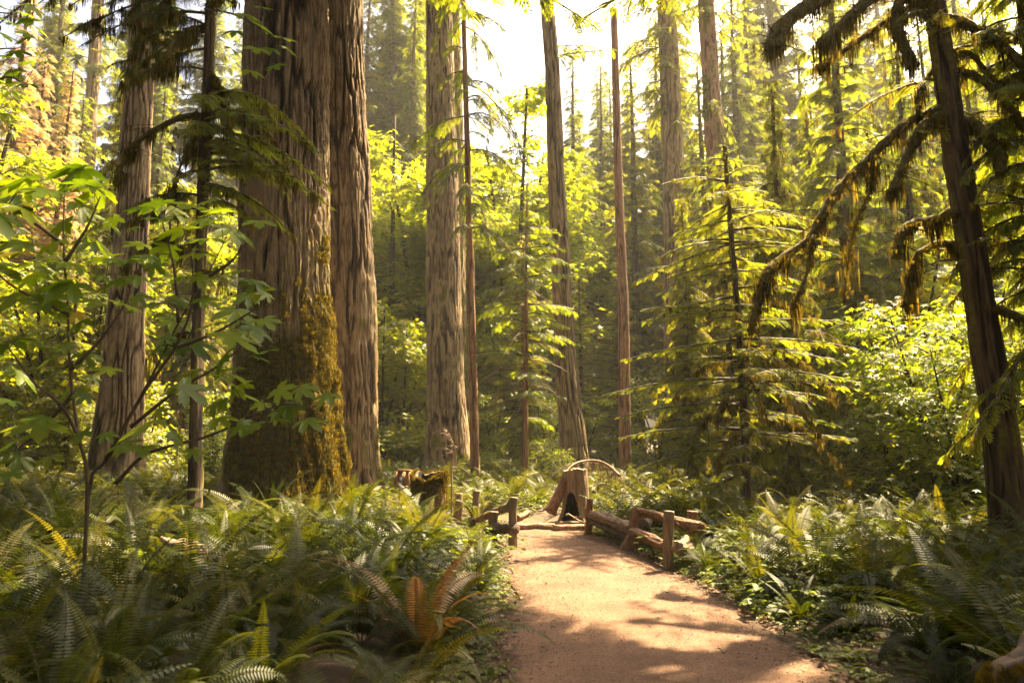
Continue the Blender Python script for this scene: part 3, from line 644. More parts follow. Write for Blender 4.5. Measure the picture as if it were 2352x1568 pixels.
# ------------------------------------------------------------------ named trees near the path
# mossy leaning tree on the right
gK, axK = giant('mossy_hemlock', [(2316, 1170), (2285, 900), (2235, 600), (2190, 300), (2146, 0)], 9.6,
      [(-1, .28), (.6, .235), (3, .20), (8, .145), (20, .03)], 110, 17, .010, .04, 9.0,
      'dark leaning trunk with arching moss-laden limbs at the right of the ferns', bark='dark', H=20, moss=.22, seed=14, flare=.3, flare_h=.3)
def mossy_limb(tree, pts, d0, d1, r0, r1, beard=1.0, seed=0, fat=1.0):
    """a limb traced from the photo, running from depth d0 to d1, wrapped in moss with beards hanging from it"""
    n = len(pts); P = np.array([q(x, y, d0 + (d1 - d0) * i / (n - 1)) for i, (x, y) in enumerate(pts)])
    C = spline(P, max(14, n * 7)); k = len(C); tt = np.linspace(0, 1, k)
    b = Buf(); tube(b, C, np.linspace(r0, r1, k) * .6, 8, .4, 0, .1)
    limb = part(b, 'limb', M['dark'], tree, True, tree.location)
    mb = Buf(); rr = (np.linspace(r0, r1, k)) * fat * (.75 + .6 * vn(tt * 9 + seed, tt * 0 + seed, None, seed % 7))
    tube(mb, C, rr, 10, .4, 0, .22, cap=True)
    ms = Scatter(MOSS); L = np.linalg.norm(np.diff(C, axis=0), axis=1).sum()
    for i in range(int(L * 70)):
        u = rng.random(); p = np.array([np.interp(u, tt, C[:, j]) for j in range(3)]); r = np.interp(u, tt, rr)
        a = rng.uniform(0, 6.28); off = np.array([math.cos(a), math.sin(a), rng.uniform(-1, .6)]) * r * .9
        ms.add(p + off, np.array([1., rng.normal(), 0]), np.array([0, 0, 1.]), (.13, .13, rng.uniform(.03, .10)), rng.random())
    ctr = rng.random(max(2, int(L * 2.2)))
    for i in range(int(L * 13 * beard)):
        u = float(np.clip(ctr[rng.integers(len(ctr))] + rng.normal(0, .03), 0, 1)) if rng.random() < .75 else rng.random(); p = np.array([np.interp(u, tt, C[:, j]) for j in range(3)])
        big = rng.random() ** 2
        ms.add(p, np.array([1., rng.normal(), 0]), np.array([0, 0, 1.]), (.2 + .12 * big, .2 + .12 * big, .1 + .6 * big), rng.random())
    for i in range(int(L * 9)):          # fine forking twigs, each with its own wisps
        u = rng.uniform(.1, 1); p = np.array([np.interp(u, tt, C[:, j]) for j in range(3)]); a = rng.uniform(0, 6.28); l2 = rng.uniform(.12, .6)
        e2 = p + np.array([math.cos(a) * l2, math.sin(a) * l2, rng.uniform(-.8, .35) * l2]); Q = spline([p, (p + e2) / 2 + [0, 0, rng.uniform(-.02, .1) * l2], e2], 6)
        tube(mb, Q, np.linspace(r1 * .28, .002, 6), 4, .4, 1, .2, cap=False)
        for k in range(rng.integers(1, 5)):
            p2 = Q[rng.integers(1, 6)]; ms.add(p2, np.array([1., rng.normal(), 0]), np.array([0, 0, 1.]), (.09, .09, rng.uniform(.04, .22)), rng.random())
        if rng.random() < .6:
            e3 = Q[3] + np.array([math.cos(a + 1) * l2, math.sin(a + 1) * l2, -.3 * l2]) * .5; tube(mb, np.array([Q[3], e3]), [.004, .0015], 3, .4, 1, cap=False)
    mm = Buf(); ms.emit(mm, 1); mb.v += mm.v; mb.f += [f + mb.n for f in mm.f]; mb.t += mm.t; mb.m += mm.m; mb.n += mm.n
    part(mb, 'moss', [M['moss_solid'], M['moss']], limb, [0], tree.location)
    return C
KL = [
 ([(2178, 252), (2110, 268), (2060, 300), (2000, 360), (1930, 432), (1885, 500), (1858, 548), (1800, 590), (1760, 632), (1742, 690), (1724, 762)], 9.6, 8.7, .060, .035, 1.0, 1.35),
 ([(2170, 262), (2125, 285), (2095, 340), (2065, 400), (2045, 445)], 9.5, 9.0, .055, .03, .8, 1.3),
 ([(2150, 150), (2115, 205), (2108, 250), (2130, 280)], 9.7, 9.5, .03, .025, .5, 1.0),
 ([(2140, 10), (2060, -30), (1990, 5), (1930, 60), (1885, 100)], 9.5, 8.6, .05, .035, 1.2, 1.5),
 ([(2140, -40), (2000, -60), (1860, 10), (1800, 60), (1770, 110)], 9.4, 8.4, .06, .05, 2.2, 2.0),
 ([(2145, -10), (2080, 20), (1990, 80), (1900, 140), (1880, 150)], 9.9, 9.6, .035, .02, 1.0, 1.2),
 ([(2160, 40), (2220, 55), (2290, 95), (2350, 150), (2420, 230)], 9.6, 8.8, .05, .04, 1.0, 1.3),
 ([(2170, 110), (2230, 125), (2280, 180), (2320, 210)], 9.7, 9.3, .03, .02, .6, 1.2),
 ([(2180, 155), (2260, 185), (2330, 260), (2400, 350)], 9.6, 8.9, .04, .03, .8, 1.3),
 ([(2195, 270), (2250, 295), (2290, 345), (2300, 400)], 9.6, 9.1, .05, .05, 1.8, 1.7),
 ([(2255, 700), (2300, 712), (2352, 730), (2420, 740)], 9.6, 9.0, .05, .04, .8, 1.2),
 ([(2150, 60), (2080, -10), (2060, 60), (2100, 150)], 9.4, 9.0, .04, .04, 2.0, 1.6),
 ([(2215, 470), (2160, 500), (2080, 520), (2060, 590)], 9.6, 9.2, .035, .035, 1.8, 1.6),
 ([(2010, 355), (2000, 430), (1975, 490), (1955, 560), (1940, 680)], 9.2, 8.9, .012, .006, .6, 1.2),
 ([(1870, 540), (1850, 640), (1820, 700)], 8.9, 8.8, .02, .012, .8, 1.4),
 ([(2235, 560), (2150, 560), (2100, 600), (2085, 700)], 9.7, 9.5, .03, .03, 2.2, 1.6),
]
for i, (pts, d0, d1, r0, r1, bd, fat) in enumerate(KL): mossy_limb(gK, pts, d0, d1, r0, r1, bd, i, fat)
add_boughs(gK, axK, [(rng.uniform(9.2, 18.5), rng.uniform(1.9, 3.5), rng.uniform(2.4, 5.6)) for _ in range(30)] + [(rng.uniform(9.5, 19), rng.uniform(3.5, 8.0), rng.uniform(.8, 1.6)) for _ in range(16)], sl=.6, dens=7, droop=.14, up=.06, name='upper_shade_crown')  # unseen boughs, aimed to shade the left ferns and let sun reach the path
kz = lambda y, d=9.6: float(q(2150, y, d)[2])
add_boughs(gK, axK, [(kz(y), az, L) for y, az, L in [
   (20, 2.6, 1.8), (60, 3.8, 1.5), (180, 2.9, 1.6), (300, 3.6, 1.3), (120, -.4, 1.6), (430, .1, 1.6), (330, -.5, 1.5), (480, -1.0, 1.2),
   (600, 3.3, .9), (620, -.3, 1.1), (250, .3, 1.8), (500, .6, 1.5), (90, 4.2, 1.2), (560, -1.8, .8)]],
   tmpl=NEAR, mat='needle', moss=.3, mossl=.3, dens=9, droop=.4, sl=.34, tint=.7, side_pitch=(-30, 5))

# mossy hemlock in front of the giant
gN, axN = giant('slender_hemlock', [(447, 1070), (455, 700), (468, 400), (481, 0)], 10.6,
      [(-1, .11), (2, .09), (6, .075), (14, .03)], 40, 10, .006, .06, 9.5,
      'slender dark hemlock trunk whose mossy boughs hang across the colossal trunk', bark='dark', H=14, moss=.3, seed=15, flare=.2, flare_h=.3)
nz = lambda y: float(q(470, y, 10.6)[2])
mossy_limb(gN, [(478, 262), (420, 268), (360, 295), (310, 330), (285, 370), (262, 420)], 10.6, 10.0, .035, .02, 1.2, 3, 1.2)
mossy_limb(gN, [(476, 300), (440, 330), (400, 420), (395, 480)], 10.6, 10.3, .02, .012, 2.2, 4, 1.3)
mossy_limb(gN, [(470, 60), (430, 70), (395, 100), (380, 170)], 10.6, 10.0, .03, .03, 3.0, 5, 1.2)
mossy_limb(gN, [(470, 160), (500, 190), (520, 260), (560, 420)], 10.6, 10.8, .03, .02, 2.2, 6, 1.4)
add_boughs(gN, axN, [(nz(y), az, L) for y, az, L in [
   (215, -.35, 1.7), (250, -.1, 2.1), (262, -.6, 1.9), (300, -.25, 2.35), (330, -.75, 1.5), (350, -.1, 2.2), (390, -.4, 2.0), (300, -1.1, 1.4), (420, -.2, 1.7), (380, -1.0, 1.1), (240, -1.2, 1.5), (275, -.5, 2.2), (320, -1.4, 1.3), (345, -.6, 2.0), (370, -.25, 2.1), (405, -1.3, 1.2), (440, -.7, 1.3), (200, .1, 1.6), (460, -.3, 1.2)]],
   tmpl=NEAR, mat='needle_lit', moss=.2, mossl=.3, dens=20, droop=.36, up=-.02, sl=.34, tint=.85, side_pitch=(-28, 4))
add_boughs(gN, axN, [(nz(y), az, L) for y, az, L in [
   (-160, 3.0, 3.2), (-110, 3.4, 3.4), (-60, 2.8, 3.0), (-90, 3.9, 2.4), (-20, 3.1, 2.3), (30, 3.5, 1.9), (70, 2.8, 1.7), (110, 3.2, 1.4), (60, 4.0, 1.3), (-40, -.3, 1.6), (20, -.8, 1.3),
   (480, 3.3, 1.2), (520, 2.9, 1.5), (450, 3.9, 1.0), (560, 3.4, 1.0), (160, 3.6, 1.1), (620, -.4, .8), (760, 3.4, .8), (-200, 3.6, 2.6), (-180, 2.7, 2.8)]],
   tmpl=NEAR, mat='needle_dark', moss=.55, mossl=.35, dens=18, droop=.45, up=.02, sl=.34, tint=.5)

# sunlit hemlock sapling, centre right
gL, axL = giant('young_hemlock', [(1716, 1140), (1710, 950), (1696, 740), (1680, 540), (1662, 330)], 12.6,
      [(-1, .085), (2, .062), (4, .045), (8.5, .01)], 36, 9, .006, .06, 9, 'young hemlock with flat sunlit tiers and mossy lower twigs beside the fence', bark='dark', H=None, moss=.3, seed=16, flare=.2, flare_h=.3)
lz = lambda y: float(q(1700, y, 12.6)[2])
add_boughs(gL, axL, [(lz(y), az, L) for y, az, L in [
   (332, 1.0, .25), (336, 4.0, .25), (345, 2.4, .35), (350, 5.2, .4), (360, .3, .5), (366, 3.6, .5), (380, 3.0, .6), (410, 2.2, .7), (430, .1, .8), (455, 3.5, .9), (480, -.6, .9), (505, 2.6, 1.1), (530, .4, 1.1), (550, 3.3, 1.2), (575, -.9, 1.2), (600, 3.0, 1.4), (620, .1, 1.3), (640, 3.8, 1.5), (660, -.4, 1.5),
   (680, 2.7, 1.8), (700, .4, 1.6), (715, 3.3, 2.0), (740, -.2, 1.9), (760, 4.3, 1.5), (780, 2.9, 2.2), (800, .15, 2.0), (820, 3.5, 2.3), (850, -.5, 2.0), (870, 3.1, 2.5), (900, .2, 1.7), (930, 3.4, 2.4), (950, -.3, 1.6), (985, 3.0, 2.3), (1010, 3.7, 1.9), (1030, 3.2, 2.1)]],
   tmpl=NEAR, mat='needle_gold', moss=.12, mossl=.2, dens=18, droop=.16, up=.02, sl=.27, tint=.6, side_pitch=(-24, 14))
add_boughs(gL, axL, rand_specs(70, .8, 6.6, .5, 2.2), tmpl=NEAR, mat='needle_gold', moss=.15, mossl=.2, dens=17, droop=.2, up=.02, sl=.27, tint=.6, side_pitch=(-30, 10), name='inner_crown')
for i, (y, az, L) in enumerate([(800, -.1, 1.7), (830, 2.9, 1.3), (860, .5, 1.5), (890, -.9, 1.4), (930, 3.6, 1.3), (960, .1, 2.0), (820, -.5, 1.2), (1000, -2.4, 1.0), (900, 3.9, 1.0), (870, -1.6, 1.1)]):
    c = np.array([np.interp(lz(y), axL[:, 2], axL[:, k]) for k in range(3)]); d = np.array([math.cos(az), math.sin(az), 0])
    b = Buf(); ms = Scatter(MOSS); P = spline([c, c + d * L * .45 + [0, 0, -.02 * L], c + d * L * .8 + [0, 0, -.3 * L], c + d * L + [0, 0, -.62 * L]], 10)
    tube(b, P, np.linspace(.016, .004, 10), 5, .4, 0)
    for k in range(int(L * 26)):
        u = rng.uniform(.1, 1) * 9; p = P[int(u)] * (1 - u % 1) + P[min(9, int(u) + 1)] * (u % 1)
        ms.add(p, np.array([1., rng.normal(), 0]), np.array([0, 0, 1.]), (.16, .16, rng.uniform(.08, .36)), rng.random())
        if rng.random() < .35:
            a = rng.normal(az, 1.0); tube(b, np.array([p, p + np.array([math.cos(a), math.sin(a), -.7]) * rng.uniform(.1, .35)]), [.005, .002], 3, .4, 0, cap=False)
    ms.emit(b, 1); part(b, 'dead_limb', [M['twig'], M['moss']], gL, False, gL.location)

# young cedar in the middle distance
gM, axM = giant('young_cedar', [(1206, 1085), (1207, 800), (1208, 600), (1210, 480)], 22.0, [(-1, .13), (3, .09), (7, .045), (10, .015)], 30, 8, .006, .1, 10,
      'young cedar with bare dead lower twigs and bright top in the middle of the view', bark='red', H=10.5, moss=.1, seed=17, flare=.2, flare_h=.3)
add_boughs(gM, axM, [(z, rng.uniform(-3.1, 3.1), L * rng.uniform(.7, 1.2)) for z, L in [(10.3, .3), (10, .5), (9.7, .6), (9.4, .8), (9.1, .9), (8.8, 1.1), (8.5, 1.2), (8.3, 1.3), (8, 1.4), (7.8, 1.5), (7.5, 1.6), (7.3, 1.7), (7, 1.8), (6.8, 1.9), (6.5, 2.0), (6.3, 2.0), (6.1, 2.1), (5.9, 2.1), (5.6, 2.1), (5.3, 2.0), (5, 2.1), (4.7, 1.9), (4.2, 1.9), (3.6, 1.8), (3.0, 1.6), (2.2, 1.2)] for _ in range(2)],
   tmpl=MID, mat='maple', dens=15, droop=.35, up=.2, sl=.34, tint=.55)
b = Buf()
for i in range(44):
    z = rng.uniform(2.4, 7.0); az = rng.uniform(0, 6.28); L = rng.uniform(.7, 2.0); c = np.array([np.interp(z, axM[:, 2], axM[:, k]) for k in range(3)]); d = np.array([math.cos(az), math.sin(az), 0])
    tube(b, spline([c, c + d * L * .5 + [0, 0, -.1 * L], c + d * L + [0, 0, -.45 * L]], 6), np.linspace(.02, .006, 6), 4, .4, 0)
part(b, 'dead_twigs', M['deadwood'], gM, False, gM.location)

# ------------------------------------------------------------------ maple saplings in the near left
def sapling(label, stems, leaves, d0, size_k=1.0, mat='maple_near', seedd=0.35, rads=(.014, .004)):
    P0 = q(*stems[0][0], d0); loc = (float(P0[0]), float(P0[1]), 0.0)
    e = empty('maple_sapling', loc, label, 'sapling', None)
    b = Buf(); allC = []
    for s_ in stems:
        dd = rng.uniform(-seedd, seedd) if s_ is not stems[0] else 0
        P = np.array([q(x, y, d0 + dd * i / len(s_)) for i, (x, y) in enumerate(s_)])
        if s_ is stems[0]: P = np.vstack([[P[0][0], P[0][1], gz(P[0][0], P[0][1]) - .05], P[1:]])
        C = spline(P, 24); tube(b, C, np.linspace(rads[0], rads[1], 24), 6, .4, 0, .05); allC.append(C)
    A = np.vstack(allC)
    part(b, 'stem', M['twig'], e, True, loc)
    s = Scatter(MAPLE); pb = Buf()
    leaves = leaves + [(x + rng.normal(0, 38), y + rng.normal(0, 30), w_ * rng.uniform(.5, .85)) for x, y, w_ in leaves for _ in range(2) if rng.random() < .6]
    for (x, y, w_) in leaves:
        d = d0 + rng.uniform(-seedd, seedd); c = q(x, y, d); L = w_ * S / FPX * d * .80 * size_k
        near = A[np.argmin(np.linalg.norm(A - c, axis=1) + .4 * np.maximum(0, A[:, 2] - c[2]))]
        a = rng.normal(-1.2, 1.1); x_ = np.array([math.cos(a), math.sin(a), rng.uniform(-.7, -.05)])
        nn = np.array([rng.normal(0, .35), rng.uniform(-.9, .1), 1.0])
        base = c - x_ / np.linalg.norm(x_) * L * .35
        s.add(base, x_, nn, L, np.clip(rng.normal(.5, .2), 0, 1))
        tube(pb, spline([near, (near * .4 + base * .6) + [0, 0, .03], base], 6), np.linspace(.003, .0014, 6), 3, .4, 1, cap=False)
    s.emit(pb, 0)
    part(pb, 'foliage', [M[mat], M['twig']], e, False, loc)
    return e
LV = [(350,465,80),(430,470,90),(500,480,70),(400,520,90),(470,545,80),(540,535,90),(455,580,80),(380,575,60),(520,590,60),(535,620,70),(470,640,60),(560,680,60),(600,670,60),(615,740,60),(540,720,90),(480,745,70),(590,760,80),(420,695,60),(400,740,70),(450,790,100),(550,780,110),(610,805,60),(500,830,80),(430,855,60),(520,870,80),(440,900,90),(390,890,50),(560,905,90),(500,930,60),(600,930,50),(650,900,60),(700,895,60),(745,910,60),(660,935,70),(715,965,70),(510,960,60),(580,980,50),(320,975,110),(330,1030,90),(410,1000,60),(300,640,60),(340,700,50),(360,610,50),(545,985,50),(310,560,60)]
LW = [(30,420,120),(100,440,90),(170,400,110),(210,440,90),(60,480,100),(200,480,80),(250,510,70),(20,560,90),(90,560,90),(160,600,80),(230,590,80),(60,640,90),(140,660,110),(20,690,100),(100,700,80),(200,690,70),(260,640,80),(290,700,70),(180,740,60),(30,780,80),(120,800,60),(200,820,60),(60,860,80),(150,900,60),(240,850,60),(90,980,110),(30,1010,80),(180,1000,60),(40,1060,70),(110,1050,60),(-20,620,110),(-30,500,120),(240,560,80),(280,600,70),(10,920,60),(130,520,80),(60,600,70)]
sapling('maple sapling with bright lobed leaves spread before the colossal trunk', [
   [(205, 1230), (205, 1120), (240, 1060), (300, 950), (360, 840), (410, 740), (470, 640), (512, 560)],
   [(240, 1060), (330, 900), (400, 800), (440, 700), (440, 600), (420, 520)], [(300, 980), (400, 900), (500, 840), (560, 790)], [(265, 1110), (340, 1040), (480, 1000), (640, 930), (720, 940)],
   [(400, 800), (500, 760), (600, 700)], [(470, 640), (530, 600), (560, 560)], [(410, 740), (400, 620), (370, 500)]], LV, 4.6)
sapling('maple sapling with shaded dull green leaves in the dim left undergrowth', [
   [(205, 1210), (200, 1120), (180, 1000), (160, 850), (155, 700), (145, 560), (148, 430)], [(180, 1000), (140, 930), (80, 880), (20, 800)],
   [(160, 850), (230, 780), (290, 690), (300, 640)], [(155, 720), (90, 690), (20, 650), (-30, 600)], [(145, 560), (90, 520), (20, 470)], [(170, 900), (100, 980), (40, 1030)], [(150, 600), (200, 520), (230, 450)]], LW, 4.3, 1.0)
sapling('thin maple branch of leaves dipping into the top corner above the saplings', [
   [(-140, 1300), (-150, 700), (-120, 300), (-60, 60), (20, 30), (60, 60)], [(-100, 200), (-20, 120), (40, 110)], [(-110, 260), (0, 180), (60, 190)]],
   [(20,20,60),(60,40,50),(10,80,60),(40,120,50),(20,170,55),(60,190,45),(5,40,60),(50,85,45),(80,20,50),(30,210,40),(-5,130,60),(85,60,45)], 6.0, 1.1)
s_ = add_boughs  # (keeps the name short below)
tl = Buf(); sM = Scatter(MAPLE)
lf = [(560,30,60),(600,60,50),(650,85,55),(620,110,50),(540,70,50),(590,110,60),(630,150,50),(660,110,40),(575,160,50),(530,110,40),(520,20,50),(600,15,45)]
brn = spline([q(470, 20, 10.6), q(530, 30, 9.6), q(590, 60, 9.0), q(660, 100, 8.8)], 14)
tube(tl, brn, np.linspace(.02, .005, 14), 5, .4, 1)
for x, y, w_ in lf:
    c = q(x, y, 9.0 + rng.uniform(-.3, .3)); near = brn[np.argmin(np.linalg.norm(brn - c, axis=1))]
    tube(tl, np.array([near, c]), [.004, .002], 3, .4, 1, cap=False)
    sM.add(c, np.array([rng.normal(.5, .5), -.6, -.5]), np.array([rng.normal(0, .3), -.3, 1.]), w_ * S / FPX * 9 * .8, rng.uniform(.4, .8))
sM.emit(tl, 0)
e = empty('maple_branch', tuple(brn[0]), 'leafy maple spray across the upper face of the colossal trunk', 'branch'); part(tl, 'foliage', [M['maple_near'], M['twig']], e, False, tuple(brn[0]))

# ------------------------------------------------------------------ stumps, fence, logs, sign
def ntube(buf, C, r, n=18, amp=.12, f=6, seed=0, tint=.5, m=0, vstretch=.25, cap=True):
    C = np.asarray(C, float); k = len(C); r = np.broadcast_to(np.asarray(r, float), (k,)); _, Nn, B = frames(C)
    th = np.arange(n) / n * 2 * np.pi; L = np.concatenate([[0], np.cumsum(np.linalg.norm(np.diff(C, axis=0), axis=1))])
    TH, ZZ = np.meshgrid(th, L); U = TH / (2 * np.pi)
    rr = r[:, None] * (1 + amp * 2 * (vn(U * f, ZZ / np.mean(r) * vstretch + 10, f, seed) - .5) + amp * 1.0 * (vn(U * f * 3, ZZ / np.mean(r) * vstretch * 2 + 10, f * 3, seed + 1) - .5))
    V = C[:, None] + rr[..., None] * (np.cos(TH)[..., None] * Nn[:, None] + np.sin(TH)[..., None] * B[:, None]); V = V.reshape(-1, 3)
    i = np.arange(k - 1)[:, None] * n; j = np.arange(n)[None]; j2 = (j + 1) % n; a, b, c, d = (i + j).ravel(), (i + j2).ravel(), (i + n + j2).ravel(), (i + n + j).ravel()
    F = np.vstack([np.stack([a, b, c], 1), np.stack([a, c, d], 1)])
    V = np.vstack([V, C[:1], C[-1:] + (C[-1] - C[-2]) * .05]); jj = np.arange(n)
    F = np.vstack([F, np.stack([(jj + 1) % n, jj, np.full(n, k * n)], 1), np.stack([(k - 1) * n + jj, (k - 1) * n + (jj + 1) % n, np.full(n, k * n + 1)], 1)])
    buf.add(V, F, tint, m)
def fuzz(C, r, n, L, up=-1):
    b = Buf(); s = Scatter(MOSS); k = len(C)
    for _ in range(n):
        u = rng.uniform(0, k - 1.001); i = int(u); p = C[i] * (1 - u % 1) + C[i + 1] * (u % 1); a = rng.uniform(0, 6.28)
        p = p + np.array([math.cos(a), math.sin(a), rng.uniform(-.6, .9)]) * r * .75
        s.add(p, np.array([1., rng.normal(), 0]), np.array([0, 0, 1.]), (L * .7, L * .7, L * rng.uniform(.5, 1.4)), rng.random())
    s.emit(b); return b
def log(name, label, cat, A, B, r0, r1, mat='postwood', group=None, sag=0.0, bend=0.0, amp=.12, moss=0, mossl=.06, seed=0, parent=None, top=True, n=44):
    A = np.array(A, float); B = np.array(B, float); mid = (A + B) / 2 + np.array([0, 0, -sag]) + np.array([bend, 0, 0])
    C = spline([A, mid, B], n); b = Buf(); C[:, 2] += (vn(np.linspace(0, 4, n) + seed, np.zeros(n) + seed, None, seed) - .5) * r0 * .4; C[:, 0] += (vn(np.linspace(0, 4, n) + seed, np.zeros(n) + seed + 9, None, seed) - .5) * r0 * .35
    ntube(b, C, np.linspace(r0, r1, n) * (1 + .12 * (vn(np.linspace(0, 6, n) + seed, np.zeros(n) + seed + 4, None, seed) - .5)), 48, amp * 1.1, 9, seed)
    loc = tuple(A); b.v = [v - np.float32(A) for v in b.v]; o = place(b.mesh(name, M[mat], True), parent, name)
    if parent is None: o.location = loc; tag(o, label, cat, group)
    else: o.location = Vector(loc) - parent.location
    if moss:
        f = fuzz(C, max(r0, r1), moss, mossl); f.v = [v - np.float32(A) for v in f.v]
        mo = place(f.mesh('moss', M['moss']), o)
    return o
def P3(x, y, d): return q(x, y, d)
def stumpg(b, cx, cy, r, H, seed, arch=None, notch=None, flare=.35, m_out=0, m_in=1, n=96, k=40, thick=.25, squash=1.0, taper=0.05):
    th = np.arange(n) / n * 2 * np.pi; t = np.linspace(0, 1, k); TH, T = np.meshgrid(th, t); U = TH / (2 * np.pi)
    topz = H * (1 + .10 * (vn(U[0] * 9, U[0] * 0 + 3.5, 9, seed) - .5) + .05 * (vn(U[0] * 30, U[0] * 0 + 7.5, 30, seed) - .5))
    if notch is not None: topz = topz - notch[2] * np.exp(-((np.angle(np.exp(1j * (th - notch[0])))) / notch[1]) ** 2)
    Z = -.15 + (topz[None] + .15) * T
    rad = r * (1 + flare * np.exp(-Z / (.22 * H)) * (.5 + vn(U * 6, Z * .2 + 5, 6, seed + 2)) - taper * T)
    g = np.abs(2 * vn((U * 26), Z * 1.6 + 10, 26, seed + 3) - 1); rad = rad * (1 - .07 * (1 - np.clip(g * 2, 0, 1))) * (1 + .08 * (vn(U * 7, Z * 2 + 9, 7, seed + 4) - .5))
    X = cx + rad * np.cos(TH); Y = cy + squash * rad * np.sin(TH); Vo = np.stack([X, Y, Z], -1).reshape(-1, 3)
    ri = rad * (1 - thick); Zi = np.maximum(Z - .02, -.1); Vi = np.stack([cx + ri * np.cos(TH), cy + squash * ri * np.sin(TH), Zi], -1).reshape(-1, 3)
    i = np.arange(k - 1)[:, None] * n; j = np.arange(n)[None]; j2 = (j + 1) % n; a, b_, c, d = (i + j).ravel(), (i + j2).ravel(), (i + n + j2).ravel(), (i + n + j).ravel()
    keep = np.ones(len(a), bool); gcol = np.clip(.3 + .7 * np.clip(g * 1.6, 0, 1), 0, 1).ravel()
    if arch is not None:
        ta = th[(j + 0 * i).ravel() % n]; za = Vo[a][:, 2]; dd = np.angle(np.exp(1j * (ta - arch[0]))) / arch[1]
        keep = ~((np.abs(dd) < 1) & (za < arch[2] * (1 - np.abs(dd) ** 2.2) * H))
    f = lambda q_: q_[keep]
    b.add(Vo, np.vstack([np.stack([f(a), f(b_), f(c)], 1), np.stack([f(a), f(c), f(d)], 1)]), gcol, m_out)
    b.add(Vi, np.vstack([np.stack([f(a), f(c), f(b_)], 1), np.stack([f(a), f(d), f(c)], 1)]), .2, m_in)
    o = (k - 1) * n; jj = np.arange(n); V2 = np.vstack([Vo[o:], Vi[o:]]); b.add(V2, np.vstack([np.stack([jj, (jj + 1) % n, n + (jj + 1) % n], 1), np.stack([jj, n + (jj + 1) % n, n + jj], 1)]), .6, m_out)
    return Vo
# bleached hollow stump at the end of the path
sx = float(q(1322, 1100, 13.2)[0]); b = Buf(); stumpg(b, sx, 13.2, .25, .98, 3, arch=(R(-118), R(40), .60), flare=.35, thick=.3)
b.v = [v - np.float32([sx, 13.2, 0]) for v in b.v]
st = place(b.mesh('stump', [M['deadwood'], M['hole']], True), None, 'hollow_stump'); st.location = (sx, 13.2, 0); tag(st, 'bleached hollow stump with a dark arched opening at the end of the path', 'stump')
bb = Buf(); Cr = spline([q(1300, 1086, 13.2), q(1292, 1110, 13.1), q(1282, 1140, 13.0), q(1264, 1176, 12.9)], 30)
ntube(bb, Cr, np.linspace(.06, .11, 30), 40, .2, 9, 3); bb.v = [v - np.float32([sx, 13.2, 0]) for v in bb.v]
place(bb.mesh('root_flare', M['redwood'], True), st, 'root_flare')
# mossy stump
mx_, md = float(q(987, 1100, 11.6)[0]), 11.6; b = Buf(); Vs = stumpg(b, mx_, md, .29, 1.03, 8, notch=(R(-115), .8, .10), flare=.15, thick=.3)
b.v = [v - np.float32([mx_, md, 0]) for v in b.v]; o = place(b.mesh('wood', [M['postwood'], M['hole']], True), None, 'mossy_stump'); o.location = (mx_, md, 0); tag(o, 'squat stump with a moss-capped hollow top among ferns left of the path', 'stump')
f = Buf(); s1 = Scatter(MOSS)
for p in Vs[rng.choice(len(Vs), 2600, p=(lambda w_: w_ / w_.sum())(np.clip(Vs[:, 2], 0.05, 2) ** 1.6 + 3 * (Vs[:, 2] > .93)))]:
    s1.add(p.astype(float) + rng.normal(0, .012, 3), np.array([rng.normal(), rng.normal(), 0]), np.array([0, 0, 1.]), (.10, .10, rng.uniform(.03, .09)), rng.random())
s1.emit(f); f.v = [v - np.float32([mx_, md, 0]) for v in f.v]; place(f.mesh('moss', M['moss']), o, 'moss')
# pale dead twig standing behind the mossy stump
b = Buf(); tw = spline([q(1038, 1085, 11.9), q(1040, 1050, 11.9), q(1044, 1028, 11.9), q(1038, 1010, 11.9), q(1030, 992, 11.9)], 12); tw[0][2] = .9; root = tw[0].copy(); 
tube(b, np.vstack([[root[0], root[1], 0.05], tw]), np.linspace(.014, .004, 13), 5)
for i in range(46):
    p = tw[rng.integers(4, 12)]; a = rng.uniform(2.0, 4.2) if rng.random() < .7 else rng.uniform(0, 6.28); L = rng.uniform(.05, .26)
    e_ = p + np.array([math.cos(a) * L, math.sin(a) * L * .5, rng.uniform(-.1, .14) * L * 3]); tube(b, spline([p, (p + e_) / 2 + [0, 0, .02], e_], 5), np.linspace(.004, .0015, 5), 3, cap=False)
o = place(b.mesh('dead_twig', M['deadwood']), None, 'dead_twig'); tag(o, 'wispy pale dead twig rising behind the moss-capped stump', 'twig')
# rail fence on the right of the path
G1 = 'posts of the rustic rail fence'; G2 = 'log rails of the rustic fence'
def post(label, xt, yt, xb, yb, d, r0, r1, mat='postwood', dd=0, **k):
    A = q(xb, yb, d); A[2] = min(A[2], gz(A[0], A[1])) - .12; B = q(xt, yt, d + dd); return log('fence_post', label, 'fence post', A, B, r0, r1, mat, G1, **k)
post('tall upright reddish post at the far end of the fence, next to the bleached stump', 1356, 1146, 1349, 1218, 11.6, .065, .05, 'redwood', seed=1)
post('leaning split reddish post in the middle of the right fence', 1470, 1162, 1447, 1250, 10.2, .15, .075, 'redwood', seed=2, amp=.22)
post('upright grey-brown post at the near end of the right fence beside the path', 1537, 1174, 1533, 1296, 8.6, .062, .060, seed=3)
post('short dark post stub behind the near end of the fence', 1589, 1172, 1588, 1225, 9.7, .07, .075, 'redwood', seed=4)
post('thin post stub hidden in ferns just behind the far end of the fence', 1378, 1175, 1376, 1210, 12.3, .04, .04, seed=5)
log('fence_rail', 'thick bleached top rail from the tall reddish post down to the leaning one', 'fence rail', q(1362, 1180, 11.5), q(1452, 1212, 10.2), 0.081, 0.082, 'deadrail', G2, amp=.2, seed=6)
